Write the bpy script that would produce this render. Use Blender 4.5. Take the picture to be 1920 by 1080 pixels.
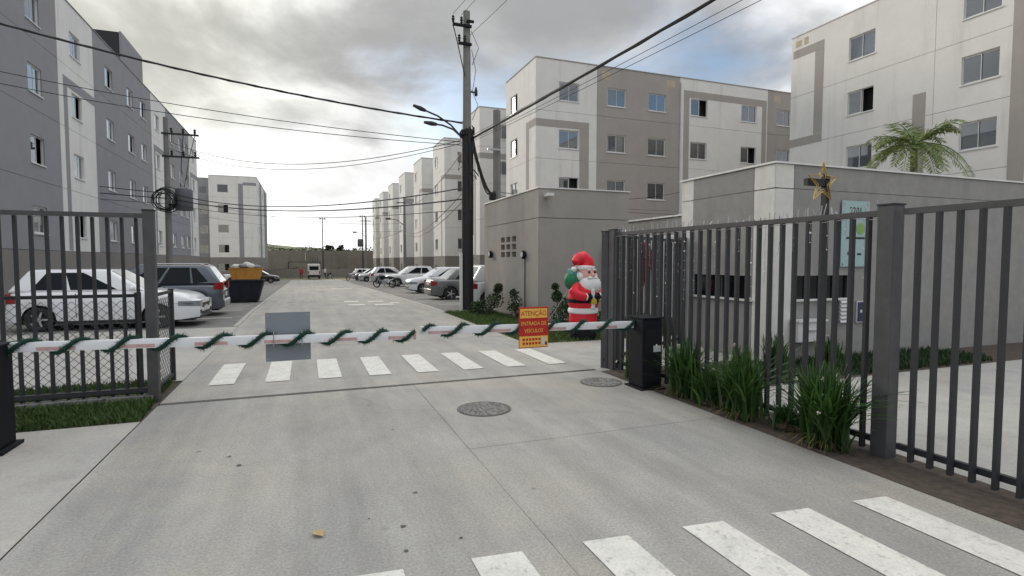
import bpy, bmesh, math, random
from mathutils import Vector, Matrix
R = math.radians
random.seed(7)
for o in list(bpy.data.objects): bpy.data.objects.remove(o)
scene = bpy.context.scene
COL = scene.collection

# ------------------------------------------------------------------ camera
cam_d = bpy.data.cameras.new('camera'); cam = bpy.data.objects.new('camera', cam_d); COL.objects.link(cam)
cam.location = (0, 0, 1.7); cam.rotation_euler = (R(90 - 2.918), 0, R(-20.753))
cam_d.sensor_width = 36; cam_d.lens = 36 * 1020 / 1920; cam_d.clip_start = .05; cam_d.clip_end = 6000
scene.camera = cam
scene.render.resolution_x = 1024; scene.render.resolution_y = 576
scene.render.engine = 'CYCLES'
scene.view_settings.view_transform = 'Standard'; scene.view_settings.look = 'None'
scene.view_settings.gamma = 1; scene.view_settings.exposure = 0.56

# ------------------------------------------------------------------ sky and sun
SUN_AZ, SUN_EL = -20, 18           # degrees to the right of the road axis (+Y), degrees up
world = bpy.data.worlds.new('World'); scene.world = world; world.use_nodes = True
wt = world.node_tree; wt.nodes.clear()
def wn(t, **k):
    n = wt.nodes.new(t)
    for a, b in k.items(): setattr(n, a, b)
    return n
def wmath(op, a, b=None, c=None, clamp=False):
    n = wn('ShaderNodeMath', operation=op, use_clamp=clamp)
    for i, v in enumerate((a, b, c)):
        if v is None: continue
        if isinstance(v, (int, float)): n.inputs[i].default_value = v
        else: wt.links.new(v, n.inputs[i])
    return n.outputs[0]
sky = wn('ShaderNodeTexSky', sky_type='NISHITA', sun_disc=False)
sky.sun_elevation = R(SUN_EL); sky.sun_rotation = R(SUN_AZ); sky.air_density = 1.0; sky.dust_density = 1.0; sky.ozone_density = 1.5
tc = wn('ShaderNodeTexCoord')
nrm = wn('ShaderNodeVectorMath', operation='NORMALIZE'); wt.links.new(tc.outputs['Generated'], nrm.inputs[0])
sep = wn('ShaderNodeSeparateXYZ'); wt.links.new(nrm.outputs[0], sep.inputs[0])
zc = wmath('MAXIMUM', sep.outputs[2], 0.0)
den = wmath('ADD', zc, 0.34)
cmb = wn('ShaderNodeCombineXYZ')
wt.links.new(wmath('DIVIDE', sep.outputs[0], den), cmb.inputs[0]); wt.links.new(wmath('DIVIDE', sep.outputs[1], den), cmb.inputs[1])
def wnoise(scale, detail, rough, off, dist=0.0):
    mp = wn('ShaderNodeMapping'); mp.inputs['Location'].default_value = off
    wt.links.new(cmb.outputs[0], mp.inputs[0])
    n = wn('ShaderNodeTexNoise'); n.inputs['Scale'].default_value = scale; n.inputs['Detail'].default_value = detail
    n.inputs['Roughness'].default_value = rough; n.inputs['Distortion'].default_value = dist
    wt.links.new(mp.outputs[0], n.inputs['Vector']); return n.outputs['Fac']
def wramp(v, lo, hi):
    n = wn('ShaderNodeMapRange', interpolation_type='SMOOTHSTEP'); n.inputs[1].default_value = lo; n.inputs[2].default_value = hi
    wt.links.new(v, n.inputs[0]); return n.outputs[0]
big = wnoise(0.95, 7, .55, (12.1, 6.1, 0), .25)          # cover: where the blue shows
body = wnoise(1.35, 9, .54, (11.0, -7.6, 0), .35)           # lumps of the cloud deck
cover = wramp(big, .35, .53)
lump = wramp(body, .30, .66)
sd = Vector((math.sin(R(SUN_AZ)) * math.cos(R(SUN_EL)), math.cos(R(SUN_AZ)) * math.cos(R(SUN_EL)), math.sin(R(SUN_EL))))
dot = wn('ShaderNodeVectorMath', operation='DOT_PRODUCT'); wt.links.new(nrm.outputs[0], dot.inputs[0]); dot.inputs[1].default_value = sd
dpos = wmath('MAXIMUM', dot.outputs['Value'], 0.0)
glow = wmath('POWER', dpos, 13.0)                        # forward scatter of the veiled sun
over = wmath('MULTIPLY_ADD', wmath('POWER', zc, 1.25), 1.30, .36)               # an overcast deck is brighter towards the zenith
thin = wmath('SUBTRACT', 1.0, lump)
hor = wmath('POWER', wmath('SUBTRACT', 1.0, zc, None, True), 7.0)  # thin deck along the horizon
lum = wmath('ADD', wmath('MULTIPLY', over, wmath('MULTIPLY_ADD', lump, -1.0, 1.34)),
            wmath('MULTIPLY', glow, wmath('MULTIPLY_ADD', thin, .55, .10)))
lum = wmath('ADD', lum, wmath('MULTIPLY', hor, wmath('MULTIPLY_ADD', wmath('POWER', dpos, 6.0), 1.05, .06)))
cr = wn('ShaderNodeCombineXYZ')
warm = wmath('MULTIPLY_ADD', glow, .03, .992)
for i, k in ((0, 1.0), (1, 1.0)): wt.links.new(wmath('MULTIPLY', lum, warm if i == 0 else wmath('MULTIPLY_ADD', glow, .02, 1.0)), cr.inputs[i])
wt.links.new(wmath('MULTIPLY', lum, wmath('MULTIPLY_ADD', glow, -.10, 1.015)), cr.inputs[2])
ten = wn('ShaderNodeVectorMath', operation='SCALE'); ten.inputs['Scale'].default_value = 10.0
wt.links.new(cr.outputs[0], ten.inputs[0])
skyb = wn('ShaderNodeVectorMath', operation='SCALE'); skyb.inputs['Scale'].default_value = 1.15
wt.links.new(sky.outputs[0], skyb.inputs[0])
capn = wn('ShaderNodeVectorMath', operation='MINIMUM'); wt.links.new(skyb.outputs[0], capn.inputs[0]); capn.inputs[1].default_value = (8.6, 8.6, 8.6)   # gaps beside the veiled sun stay below clipping
mx = wn('ShaderNodeMixRGB'); wt.links.new(wmath('MAXIMUM', cover, wmath('MULTIPLY', hor, 1.8, None, True)), mx.inputs[0]); wt.links.new(capn.outputs[0], mx.inputs[1]); wt.links.new(ten.outputs[0], mx.inputs[2])
bg = wn('ShaderNodeBackground'); bg.inputs['Strength'].default_value = 0.1; wt.links.new(mx.outputs[0], bg.inputs[0])
wo = wn('ShaderNodeOutputWorld'); wt.links.new(bg.outputs[0], wo.inputs[0])

sun_d = bpy.data.lights.new('sun', 'SUN'); sun_d.energy = 1.5; sun_d.angle = R(18); sun_d.color = (1, .90, .74)
sun = bpy.data.objects.new('sun', sun_d); COL.objects.link(sun)
sun.rotation_euler = (-sd).to_track_quat('-Z', 'Y').to_euler()

# ------------------------------------------------------------------ materials
MATS = {}
def mat(name, col, rough=.8, metal=0.0, var=0.0, scale=3.0, bump=0.0, bscale=60.0, spec=.5, stretch=None, dirt=None, coat=0.0, emit=None, dust=None, speck=0.0, tracks=0.0):
    if name in MATS: return MATS[name]
    m = bpy.data.materials.new(name); m.use_nodes = True; nt = m.node_tree
    b = nt.nodes['Principled BSDF']; b.inputs['Roughness'].default_value = rough; b.inputs['Metallic'].default_value = metal
    b.inputs['Specular IOR Level'].default_value = spec; b.inputs['Coat Weight'].default_value = coat
    b.inputs['Base Color'].default_value = (*col, 1)
    if emit: b.inputs['Emission Color'].default_value = (*emit[0], 1); b.inputs['Emission Strength'].default_value = emit[1]
    if var or bump or dirt:
        t = nt.nodes.new('ShaderNodeTexCoord'); geo = nt.nodes.new('ShaderNodeNewGeometry')
        src = geo.outputs['Position']
        mp = nt.nodes.new('ShaderNodeMapping'); nt.links.new(src, mp.inputs[0])
        if stretch: mp.inputs['Scale'].default_value = stretch
        last = None
        if var:
            n = nt.nodes.new('ShaderNodeTexNoise'); n.inputs['Scale'].default_value = scale; n.inputs['Detail'].default_value = 8; n.inputs['Roughness'].default_value = .65
            nt.links.new(mp.outputs[0], n.inputs['Vector'])
            r = nt.nodes.new('ShaderNodeMapRange'); r.inputs[1].default_value = .3; r.inputs[2].default_value = .7
            r.inputs[3].default_value = 1 - var; r.inputs[4].default_value = 1 + var; nt.links.new(n.outputs['Fac'], r.inputs[0])
            s = nt.nodes.new('ShaderNodeVectorMath'); s.operation = 'SCALE'; s.inputs[0].default_value = col
            nt.links.new(r.outputs[0], s.inputs['Scale']); last = s.outputs[0]
        if dirt:                               # (colour, scale, threshold, amount, stretch)
            dcol, dsc, thr, amt, dst = dirt
            mp2 = nt.nodes.new('ShaderNodeMapping'); nt.links.new(src, mp2.inputs[0]); mp2.inputs['Scale'].default_value = dst; mp2.inputs['Location'].default_value = (3.3, 1.7, .4)
            n2 = nt.nodes.new('ShaderNodeTexNoise'); n2.inputs['Scale'].default_value = dsc; n2.inputs['Detail'].default_value = 6; n2.inputs['Roughness'].default_value = .6
            nt.links.new(mp2.outputs[0], n2.inputs['Vector'])
            r2 = nt.nodes.new('ShaderNodeMapRange'); r2.inputs[1].default_value = thr; r2.inputs[2].default_value = thr + .18; r2.inputs[4].default_value = amt
            nt.links.new(n2.outputs['Fac'], r2.inputs[0])
            mm = nt.nodes.new('ShaderNodeMixRGB'); nt.links.new(r2.outputs[0], mm.inputs[0])
            if last: nt.links.new(last, mm.inputs[1])
            else: mm.inputs[1].default_value = (*col, 1)
            mm.inputs[2].default_value = (*dcol, 1); last = mm.outputs[0]
        if dust:                               # second, paler stain layer
            dcol, dsc, thr, amt = dust
            n4 = nt.nodes.new('ShaderNodeTexNoise'); n4.inputs['Scale'].default_value = dsc; n4.inputs['Detail'].default_value = 9; n4.inputs['Roughness'].default_value = .7; n4.inputs['Distortion'].default_value = .6
            mp4 = nt.nodes.new('ShaderNodeMapping'); nt.links.new(src, mp4.inputs[0]); mp4.inputs['Location'].default_value = (7.1, 2.9, 0); nt.links.new(mp4.outputs[0], n4.inputs['Vector'])
            r4 = nt.nodes.new('ShaderNodeMapRange'); r4.inputs[1].default_value = thr - .1; r4.inputs[2].default_value = thr + .12; r4.inputs[4].default_value = amt; nt.links.new(n4.outputs['Fac'], r4.inputs[0])
            m4 = nt.nodes.new('ShaderNodeMixRGB'); nt.links.new(r4.outputs[0], m4.inputs[0]); nt.links.new(last, m4.inputs[1]); m4.inputs[2].default_value = (*dcol, 1); last = m4.outputs[0]
        if tracks:                             # long rubber and dust streaks along the driving line, and drips
            mp6 = nt.nodes.new('ShaderNodeMapping'); nt.links.new(src, mp6.inputs[0]); mp6.inputs['Scale'].default_value = (2.2, .07, 1); mp6.inputs['Rotation'].default_value = (0, 0, .05)
            n6 = nt.nodes.new('ShaderNodeTexNoise'); n6.inputs['Scale'].default_value = 1.3; n6.inputs['Detail'].default_value = 7; n6.inputs['Roughness'].default_value = .6; nt.links.new(mp6.outputs[0], n6.inputs['Vector'])
            r6 = nt.nodes.new('ShaderNodeMapRange'); r6.inputs[1].default_value = .35; r6.inputs[2].default_value = .65; r6.inputs[3].default_value = 1 - .28 * tracks; r6.inputs[4].default_value = 1 + .16 * tracks; nt.links.new(n6.outputs['Fac'], r6.inputs[0])
            s6 = nt.nodes.new('ShaderNodeVectorMath'); s6.operation = 'SCALE'; nt.links.new(last, s6.inputs[0]); nt.links.new(r6.outputs[0], s6.inputs['Scale']); last = s6.outputs[0]
            v6 = nt.nodes.new('ShaderNodeTexVoronoi'); v6.inputs['Scale'].default_value = 1.7; nt.links.new(src, v6.inputs['Vector'])
            r7 = nt.nodes.new('ShaderNodeMapRange'); r7.inputs[1].default_value = .015; r7.inputs[2].default_value = .05; r7.inputs[3].default_value = .55; r7.inputs[4].default_value = 1; nt.links.new(v6.outputs['Distance'], r7.inputs[0])
            s7 = nt.nodes.new('ShaderNodeVectorMath'); s7.operation = 'SCALE'; nt.links.new(last, s7.inputs[0]); nt.links.new(r7.outputs[0], s7.inputs['Scale']); last = s7.outputs[0]
        if speck:                              # grains of aggregate
            n5 = nt.nodes.new('ShaderNodeTexNoise'); n5.inputs['Scale'].default_value = 55; n5.inputs['Detail'].default_value = 3; n5.inputs['Roughness'].default_value = .8; nt.links.new(src, n5.inputs['Vector'])
            r5 = nt.nodes.new('ShaderNodeMapRange'); r5.inputs[1].default_value = .25; r5.inputs[2].default_value = .75; r5.inputs[3].default_value = 1 - speck * .5; r5.inputs[4].default_value = 1 + speck * .5; nt.links.new(n5.outputs['Fac'], r5.inputs[0])
            s5 = nt.nodes.new('ShaderNodeVectorMath'); s5.operation = 'SCALE'; nt.links.new(last, s5.inputs[0]); nt.links.new(r5.outputs[0], s5.inputs['Scale']); last = s5.outputs[0]
        if last: nt.links.new(last, b.inputs['Base Color'])
        if bump:
            n3 = nt.nodes.new('ShaderNodeTexNoise'); n3.inputs['Scale'].default_value = bscale; n3.inputs['Detail'].default_value = 5
            nt.links.new(src, n3.inputs['Vector'])
            bp = nt.nodes.new('ShaderNodeBump'); bp.inputs['Strength'].default_value = bump; bp.inputs['Distance'].default_value = .01
            nt.links.new(n3.outputs['Fac'], bp.inputs['Height']); nt.links.new(bp.outputs[0], b.inputs['Normal'])
    MATS[name] = m; return m
def leafmat(name, col, var=.35, rough=.55):
    m = bpy.data.materials.new(name); m.use_nodes = True; nt = m.node_tree; b = nt.nodes['Principled BSDF']
    b.inputs['Roughness'].default_value = rough
    g = nt.nodes.new('ShaderNodeNewGeometry'); r = nt.nodes.new('ShaderNodeMapRange'); r.inputs[3].default_value = 1 - var; r.inputs[4].default_value = 1 + var * 1.3
    nt.links.new(g.outputs['Random Per Island'], r.inputs[0])
    s = nt.nodes.new('ShaderNodeVectorMath'); s.operation = 'SCALE'; s.inputs[0].default_value = col; nt.links.new(r.outputs[0], s.inputs['Scale'])
    nt.links.new(s.outputs[0], b.inputs['Base Color'])
    tr = nt.nodes.new('ShaderNodeBsdfTranslucent'); nt.links.new(s.outputs[0], tr.inputs[0])
    mxs = nt.nodes.new('ShaderNodeMixShader'); mxs.inputs[0].default_value = .3
    out = nt.nodes['Material Output']; nt.links.new(b.outputs[0], mxs.inputs[1]); nt.links.new(tr.outputs[0], mxs.inputs[2]); nt.links.new(mxs.outputs[0], out.inputs[0])
    MATS[name] = m; return m
def glassmat(name, tint, opaq, refl=.0):
    m = bpy.data.materials.new(name); m.use_nodes = True; nt = m.node_tree; nt.nodes.clear()
    out = nt.nodes.new('ShaderNodeOutputMaterial'); d = nt.nodes.new('ShaderNodeBsdfDiffuse'); d.inputs[0].default_value = (*tint, 1)
    t = nt.nodes.new('ShaderNodeBsdfTransparent'); t.inputs[0].default_value = (.75, .8, .8, 1)
    g = nt.nodes.new('ShaderNodeBsdfGlossy'); g.inputs['Roughness'].default_value = .03; g.inputs[0].default_value = (.95, .97, 1, 1)
    a = nt.nodes.new('ShaderNodeMixShader'); a.inputs[0].default_value = opaq; nt.links.new(t.outputs[0], a.inputs[1]); nt.links.new(d.outputs[0], a.inputs[2])
    f = nt.nodes.new('ShaderNodeFresnel'); f.inputs[0].default_value = 1.52
    ad = nt.nodes.new('ShaderNodeMath'); ad.operation = 'MULTIPLY_ADD'; ad.inputs[1].default_value = 1.7; ad.inputs[2].default_value = refl; ad.use_clamp = True; nt.links.new(f.outputs[0], ad.inputs[0])
    b = nt.nodes.new('ShaderNodeMixShader'); nt.links.new(ad.outputs[0], b.inputs[0]); nt.links.new(a.outputs[0], b.inputs[1]); nt.links.new(g.outputs[0], b.inputs[2])
    nt.links.new(b.outputs[0], out.inputs[0]); MATS[name] = m; return m
WHITE = mat('white_paint_wall', (.72, .71, .68), .9, var=.05, scale=1.2, bump=.25, bscale=40, dirt=((.42, .40, .36), .9, .55, .36, (1.9, 1.9, .18)))
TAUPE = mat('taupe_paint_wall', (.36, .335, .31), .9, var=.06, scale=1.2, bump=.25, bscale=40, dirt=((.24, .225, .21), .9, .56, .36, (1.9, 1.9, .18)))
BACKLITG = mat('backlit_grey_wall', (.27, .272, .285), .9, var=.06, scale=1.2, bump=.25, bscale=40, dirt=((.19, .19, .2), .9, .58, .4, (1.6, 1.6, .22)))  # wall tone of the left blocks; their backlit shade is put into this colour
PLINTH = mat('plinth_grey_wall', (.22, .205, .19), .9, var=.1, scale=1.5, bump=.3, bscale=40)
OCHRE = mat('bare_ochre_plaster', (.46, .39, .29), .95, var=.2, scale=6)
INTER = mat('room_shade', (.045, .045, .048), .9)  # near-black colour standing for the shade inside rooms and the doorway
CURT = mat('pale_curtain', (.55, .55, .53), .9, var=.15, scale=9, stretch=(1, 1, .05))
FRAME = mat('white_aluminium', (.66, .66, .65), .45)
GLASS = glassmat('window_glass', (.05, .06, .075), .35, .10)
BOOTHW = mat('greige_stucco', (.345, .325, .300), .92, var=.07, scale=2.0, bump=.5, bscale=55, dirt=((.22, .21, .2), 1.1, .55, .5, (1.5, 1.5, .18)))
GATEW = mat('grey_stucco', (.285, .278, .266), .92, var=.10, scale=5.0, bump=.6, bscale=60, dirt=((.19, .185, .18), 1.1, .56, .45, (1.5, 1.5, .2)))
GATEL = mat('pale_stucco', (.68, .67, .63), .92, var=.08, scale=5.0, bump=.5, bscale=60, dirt=((.36, .35, .32), 1.1, .57, .4, (1.5, 1.5, .2)))
COPE = mat('pale_metal_coping', (.7, .7, .68), .5, var=.1, scale=5)
CONC = mat('road_concrete', (.318, .311, .290), .85, var=.16, scale=1.7, bump=.5, bscale=120, stretch=(1.5, .55, 1), dirt=((.25, .246, .234), .9, .47, .75, (1.0, .28, 1)), dust=((.40, .372, .31), .55, .54, .7), speck=.7, tracks=.4)
CONC2 = mat('pale_pavement_concrete', (.37, .36, .335), .88, var=.14, scale=1.8, bump=.4, bscale=80, dirt=((.25, .24, .22), 1.3, .52, .6, (1, 1, 1)), dust=((.42, .39, .33), .8, .55, .6), speck=.4)
JOINT = mat('dark_joint', (.09, .085, .078), .95, var=.4, scale=6)
ASPH = mat('grey_asphalt', (.165, .160, .152), .92, var=.22, scale=3.0, bump=.5, bscale=50, dirt=((.30, .29, .27), .7, .52, .7, (1, .8, 1)))
SOIL = mat('dark_mulch', (.075, .058, .045), .98, var=.4, scale=14, bump=1.0, bscale=40)
EARTH = mat('bare_earth', (.25, .22, .17), .97, var=.25, scale=.8, bump=.5, bscale=8)
PAINTW = mat('road_paint_white', (.62, .61, .56), .8, var=.12, scale=5, dirt=((.33, .32, .29), 26, .56, .9, (1, .8, 1)), bump=.3, bscale=90, speck=.3)
DARKM = mat('dark_grey_paint_metal', (.034, .035, .039), .6, spec=.35, var=.12, scale=8)
DARKM2 = mat('fence_post_paint', (.066, .065, .068), .6, var=.25, scale=5, dirt=((.05, .045, .04), 3, .55, .6, (1, 1, .3)))
BLACKM = mat('black_paint_metal', (.007, .008, .012), .7, spec=.25, var=.2, scale=6)
BLACKP = mat('black_plastic', (.010, .010, .011), .5)
POLEC = mat('pole_concrete', (.21, .208, .195), .9, var=.12, scale=3, bump=.4, bscale=50)
CABLE = mat('black_cable', (.012, .012, .013), .6)
STEEL = mat('galvanised_steel', (.42, .43, .44), .45, .7)
RUBBER = mat('tyre_rubber', (.015, .015, .016), .85)
ALLOY = mat('alloy_rim', (.42, .42, .43), .35, .7)
CGLASS = glassmat('car_glass', (.006, .008, .010), 1.0, -.06)
LAMPC = mat('headlamp_lens', (.20, .22, .24), .08)
LAMPR = mat('tail_lamp_red', (.24, .010, .012), .25)
PLATE = mat('plate_grey', (.55, .56, .57), .5)
GRASSM = leafmat('grass_blade', (.060, .105, .025))
LEAFD = leafmat('dark_strap_leaf', (.048, .108, .026), .45, .4)
DRYL = leafmat('dry_strap_leaf', (.17, .13, .055), .4)
LEAFB = leafmat('bush_leaf', (.030, .060, .020), .4)
LEAFT = leafmat('tree_leaf', (.14, .19, .05), .4)
BARK = mat('bark', (.12, .09, .065), .95, var=.25, scale=8, bump=.8, bscale=30)
TINSEL = leafmat('green_tinsel', (.012, .075, .045), .5, .35)

# ------------------------------------------------------------------ mesh helpers
class MB:
    def __init__(s): s.v = []; s.f = []
    def add(s, vs, fs):
        k = len(s.v); s.v += [tuple(v) for v in vs]; s.f += [tuple(i + k for i in f) for f in fs]; return s
    def box(s, x0, x1, y0, y1, z0, z1):
        return s.add([(x0,y0,z0),(x1,y0,z0),(x1,y1,z0),(x0,y1,z0),(x0,y0,z1),(x1,y0,z1),(x1,y1,z1),(x0,y1,z1)],
                     [(3,2,1,0),(4,5,6,7),(0,1,5,4),(1,2,6,5),(2,3,7,6),(3,0,4,7)])
    def hexa(s, a, b):                      # two quads of four points, joined
        return s.add(list(a) + list(b), [(3,2,1,0),(4,5,6,7),(0,1,5,4),(1,2,6,5),(2,3,7,6),(3,0,4,7)])
    def tube(s, pts, r, n=6, cap=True):
        pts = [Vector(p) for p in pts]; rs = r if isinstance(r, (list, tuple)) else [r] * len(pts); vs = []
        for i, p in enumerate(pts):
            t = (pts[min(i + 1, len(pts) - 1)] - pts[max(i - 1, 0)]).normalized()
            a = Vector((0, 0, 1)) if abs(t.z) < .9 else Vector((1, 0, 0))
            u = t.cross(a).normalized(); w = t.cross(u)
            for k in range(n):
                an = 2 * math.pi * k / n; vs.append(p + (u * math.cos(an) + w * math.sin(an)) * rs[i])
        fs = [(i * n + k, i * n + (k + 1) % n, (i + 1) * n + (k + 1) % n, (i + 1) * n + k) for i in range(len(pts) - 1) for k in range(n)]
        if cap: fs += [tuple(range(n)), tuple(reversed(range(len(vs) - n, len(vs))))]
        return s.add(vs, fs)
    def lathe(s, prof, n=16, axis='z', c=(0,0,0), cap=True):
        vs = []
        for r, h in prof:
            for k in range(n):
                a = 2 * math.pi * k / n; x, y = r * math.cos(a), r * math.sin(a)
                p = (x, y, h) if axis == 'z' else ((x, h, y) if axis == 'y' else (h, x, y))
                vs.append((p[0] + c[0], p[1] + c[1], p[2] + c[2]))
        m = len(prof)
        fs = [(i * n + k, i * n + (k + 1) % n, (i + 1) * n + (k + 1) % n, (i + 1) * n + k) for i in range(m - 1) for k in range(n)]
        if cap: fs += [tuple(reversed(range(n))), tuple(range((m - 1) * n, m * n))]
        return s.add(vs, fs)
    def ball(s, c, r, n=14, m=9, sq=(1,1,1)):
        vs = [(c[0] + r * sq[0] * math.sin(math.pi * i / m) * math.cos(2 * math.pi * k / n), c[1] + r * sq[1] * math.sin(math.pi * i / m) * math.sin(2 * math.pi * k / n), c[2] + r * sq[2] * math.cos(math.pi * i / m)) for i in range(m + 1) for k in range(n)]
        fs = [(i * n + k, (i + 1) * n + k, (i + 1) * n + (k + 1) % n, i * n + (k + 1) % n) for i in range(m) for k in range(n)]
        return s.add(vs, fs)
    def prism(s, poly, d0, d1, plane='xz'):    # polygon in a plane, extruded along the third axis
        n = len(poly)
        def P(p, d): return (p[0], d, p[1]) if plane == 'xz' else ((d, p[0], p[1]) if plane == 'yz' else (p[0], p[1], d))
        vs = [P(p, d0) for p in poly] + [P(p, d1) for p in poly]
        return s.add(vs, [tuple(reversed(range(n))), tuple(range(n, 2 * n))] + [(i, (i + 1) % n, n + (i + 1) % n, n + i) for i in range(n)])
    def mesh(s, name, m, smooth=False, bevel=0, seg=2, angle=40):
        me = bpy.data.meshes.new(name); me.from_pydata(s.v, [], s.f)
        bm = bmesh.new(); bm.from_mesh(me)
        bmesh.ops.remove_doubles(bm, verts=bm.verts, dist=1e-5)
        if len(bm.faces) < 20000: bmesh.ops.recalc_face_normals(bm, faces=bm.faces)
        if bevel:
            es = [e for e in bm.edges if len(e.link_faces) == 2 and e.calc_face_angle(0) > R(angle)]
            bmesh.ops.bevel(bm, geom=es, offset=bevel, segments=seg, profile=.5, affect='EDGES', clamp_overlap=True)
        if smooth:
            for f in bm.faces: f.smooth = True
            for e in bm.edges:
                if len(e.link_faces) == 2 and e.calc_face_angle(0) > R(angle): e.smooth = False
        bm.to_mesh(me); bm.free(); me.materials.append(m); return me
    def raw(s, name, m):
        me = bpy.data.meshes.new(name); me.from_pydata(s.v, [], s.f); me.materials.append(m); return me
def link(name, me, parent=None, loc=None, rot=None):
    o = bpy.data.objects.new(name, me); COL.objects.link(o); o.parent = parent
    if loc is not None: o.location = loc
    if rot is not None: o.rotation_euler = rot
    return o
def part(name, mb, m, parent=None, loc=None, rot=None, **k): return link(name, mb.mesh(name, m, **k), parent, loc, rot)
def tag(o, label=None, cat=None, group=None, kind=None):
    if label: o['label'] = label
    if cat: o['category'] = cat
    if group: o['group'] = group
    if kind: o['kind'] = kind
    return o
def thing(name, label, cat, loc=(0,0,0), rz=0, group=None):
    o = bpy.data.objects.new(name, None); o.empty_display_size = .2; COL.objects.link(o); o.location = loc; o.rotation_euler = (0, 0, rz)
    return tag(o, label, cat, group)
def copy_tree(o, parent=None):
    c = o.copy(); COL.objects.link(c); c.parent = parent
    for ch in [x for x in bpy.data.objects if x.parent == o]: copy_tree(ch, c)
    return c
def bx(*a): return MB().box(*a)
def gz(y): return 0.0 if y < 20 else -.0164 * (min(y, 80) - 20)
def text_mesh(txt, size, m, depth=.002, squeeze=1.0):
    cu = bpy.data.curves.new('lettering', 'FONT'); cu.body = txt; cu.size = size; cu.align_x = 'CENTER'; cu.align_y = 'CENTER'; cu.extrude = depth; cu.resolution_u = 2
    o = bpy.data.objects.new('tmp', cu); COL.objects.link(o)
    me = bpy.data.meshes.new_from_object(o.evaluated_get(bpy.context.evaluated_depsgraph_get())); bpy.data.objects.remove(o)
    for v in me.vertices: v.co.x *= squeeze
    me.materials.clear(); me.materials.append(m); return me

# ------------------------------------------------------------------ ground, road, parking
def sheet(name, x0, x1, y0, y1, dz, m, kind='structure', parent=None, xs=None):
    ys = sorted(set([y0, y1] + [y for y in (20, 80) if y0 < y < y1]))
    mb = MB()
    for a, b in zip(ys, ys[1:]):
        mb.add([(x0, a, gz(a) + dz), (x1, a, gz(a) + dz), (x1, b, gz(b) + dz), (x0, b, gz(b) + dz)], [(0, 1, 2, 3)])
    o = link(name, mb.raw(name, m), parent)
    if not parent: o['kind'] = kind
    return o
sheet('ground', -1500, 1500, -300, 3000, -.10, EARTH)
XL, XR = -1.65, 4.2
road = sheet('road', XL - .005, XR + .005, -9, 80, -.035, JOINT)
rows = [-9, -4.4, -.2, 4.65, 7.4, 11.4, 15.4, 20, 24.6, 29.2, 34, 39, 44, 49, 54, 59, 64, 69, 74.5, 80]
cols = [XL, 1.35, XR]
for i in range(len(rows) - 1):
    for j in range(2 if rows[i + 1] < 7.5 else 1):
        a, b = rows[i] + (.055 if abs(rows[i] - 7.4) < .01 else .003), rows[i + 1] - (.055 if abs(rows[i + 1] - 7.4) < .01 else .003)
        x0, x1 = cols[j] + .002, (cols[j + 1] if rows[i + 1] < 7.5 else XR) - .002
        jz = random.uniform(-.002, .002)
        zb, zt = -.034, jz
        m_ = MB().hexa([(x0, a, gz(a) + zb), (x1, a, gz(a) + zb), (x1, b, gz(b) + zb), (x0, b, gz(b) + zb)],
                       [(x0, a, gz(a) + zt), (x1, a, gz(a) + zt), (x1, b, gz(b) + zt), (x0, b, gz(b) + zt)])
        part('slab', m_, CONC, road)
part('gate_track', bx(XL, XR, 7.388, 7.412, -.034, -.018), mat('rusty_track', (.05, .045, .04), .8), road)
def stripe(x0, x1, y0, y1, skew=0.0, dz=.006):
    mb = MB(); n = 10
    for i in range(n):
        a, b = y0 + (y1 - y0) * i / n, y0 + (y1 - y0) * (i + 1) / n
        mb.add([(x0, a, gz(a) + dz), (x1, a + skew, gz(a) + dz), (x1, b + skew, gz(b) + dz), (x0, b, gz(b) + dz)], [(0, 1, 2, 3)])
    return link('painted_stripe', mb.mesh('painted_stripe', PAINTW), road)
for i in range(8): stripe(-1.27 + .708 * i, -.95 + .708 * i, 8.27 - .035 * i, 9.88 - .04 * i)
for i in range(-2, 6): stripe(.17 + .68 * i, .47 + .68 * i, -.1, 2.96 - .06 * i, -.03)
for a in ((1.5, 2.1, 23.8, 24.5), (1.5, 2.15, 21.6, 22.2), (2.45, 3.1, 23.5, 24.2), (2.5, 3.2, 21.3, 22.0), (3.2, 3.55, 22.2, 22.8), (1.7, 3.1, 40.6, 41.4)): stripe(*a)
# pavements and parking
sheet('left_pavement', -14, XL - .02, -9, 6.72, -.012, CONC2)
sheet('left_access_pavement', -14, XL - .02, 8.85, 15.6, -.016, CONC2)
lv = MB().add([(-14, 6.72, -.03), (XL - .02, 6.72, -.03), (XL - .02, 8.85, -.03), (-14, 8.85, -.03)], [(0, 1, 2, 3)])
link('left_verge_soil', lv.raw('left_verge_soil', SOIL))['kind'] = 'structure'
pl = sheet('left_parking', -9.7, XL - .02, 15.6, 80, -.03, ASPH)
pr = sheet('right_parking', XR + .02, 12.4, 17.6, 80, -.03, ASPH)
for i in range(22):
    y = 18.2 + i * 2.75
    for p, x0, x1 in ((pl, -6.4, -2.1), (pr, 4.9, 9.2)):
        mb = MB().add([(x0, y, gz(y) - .024), (x1, y, gz(y) - .024), (x1, y + .1, gz(y + .1) - .024), (x0, y + .1, gz(y + .1) - .024)], [(0, 1, 2, 3)])
        link('bay_line', mb.raw('bay_line', PAINTW), p)
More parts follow.
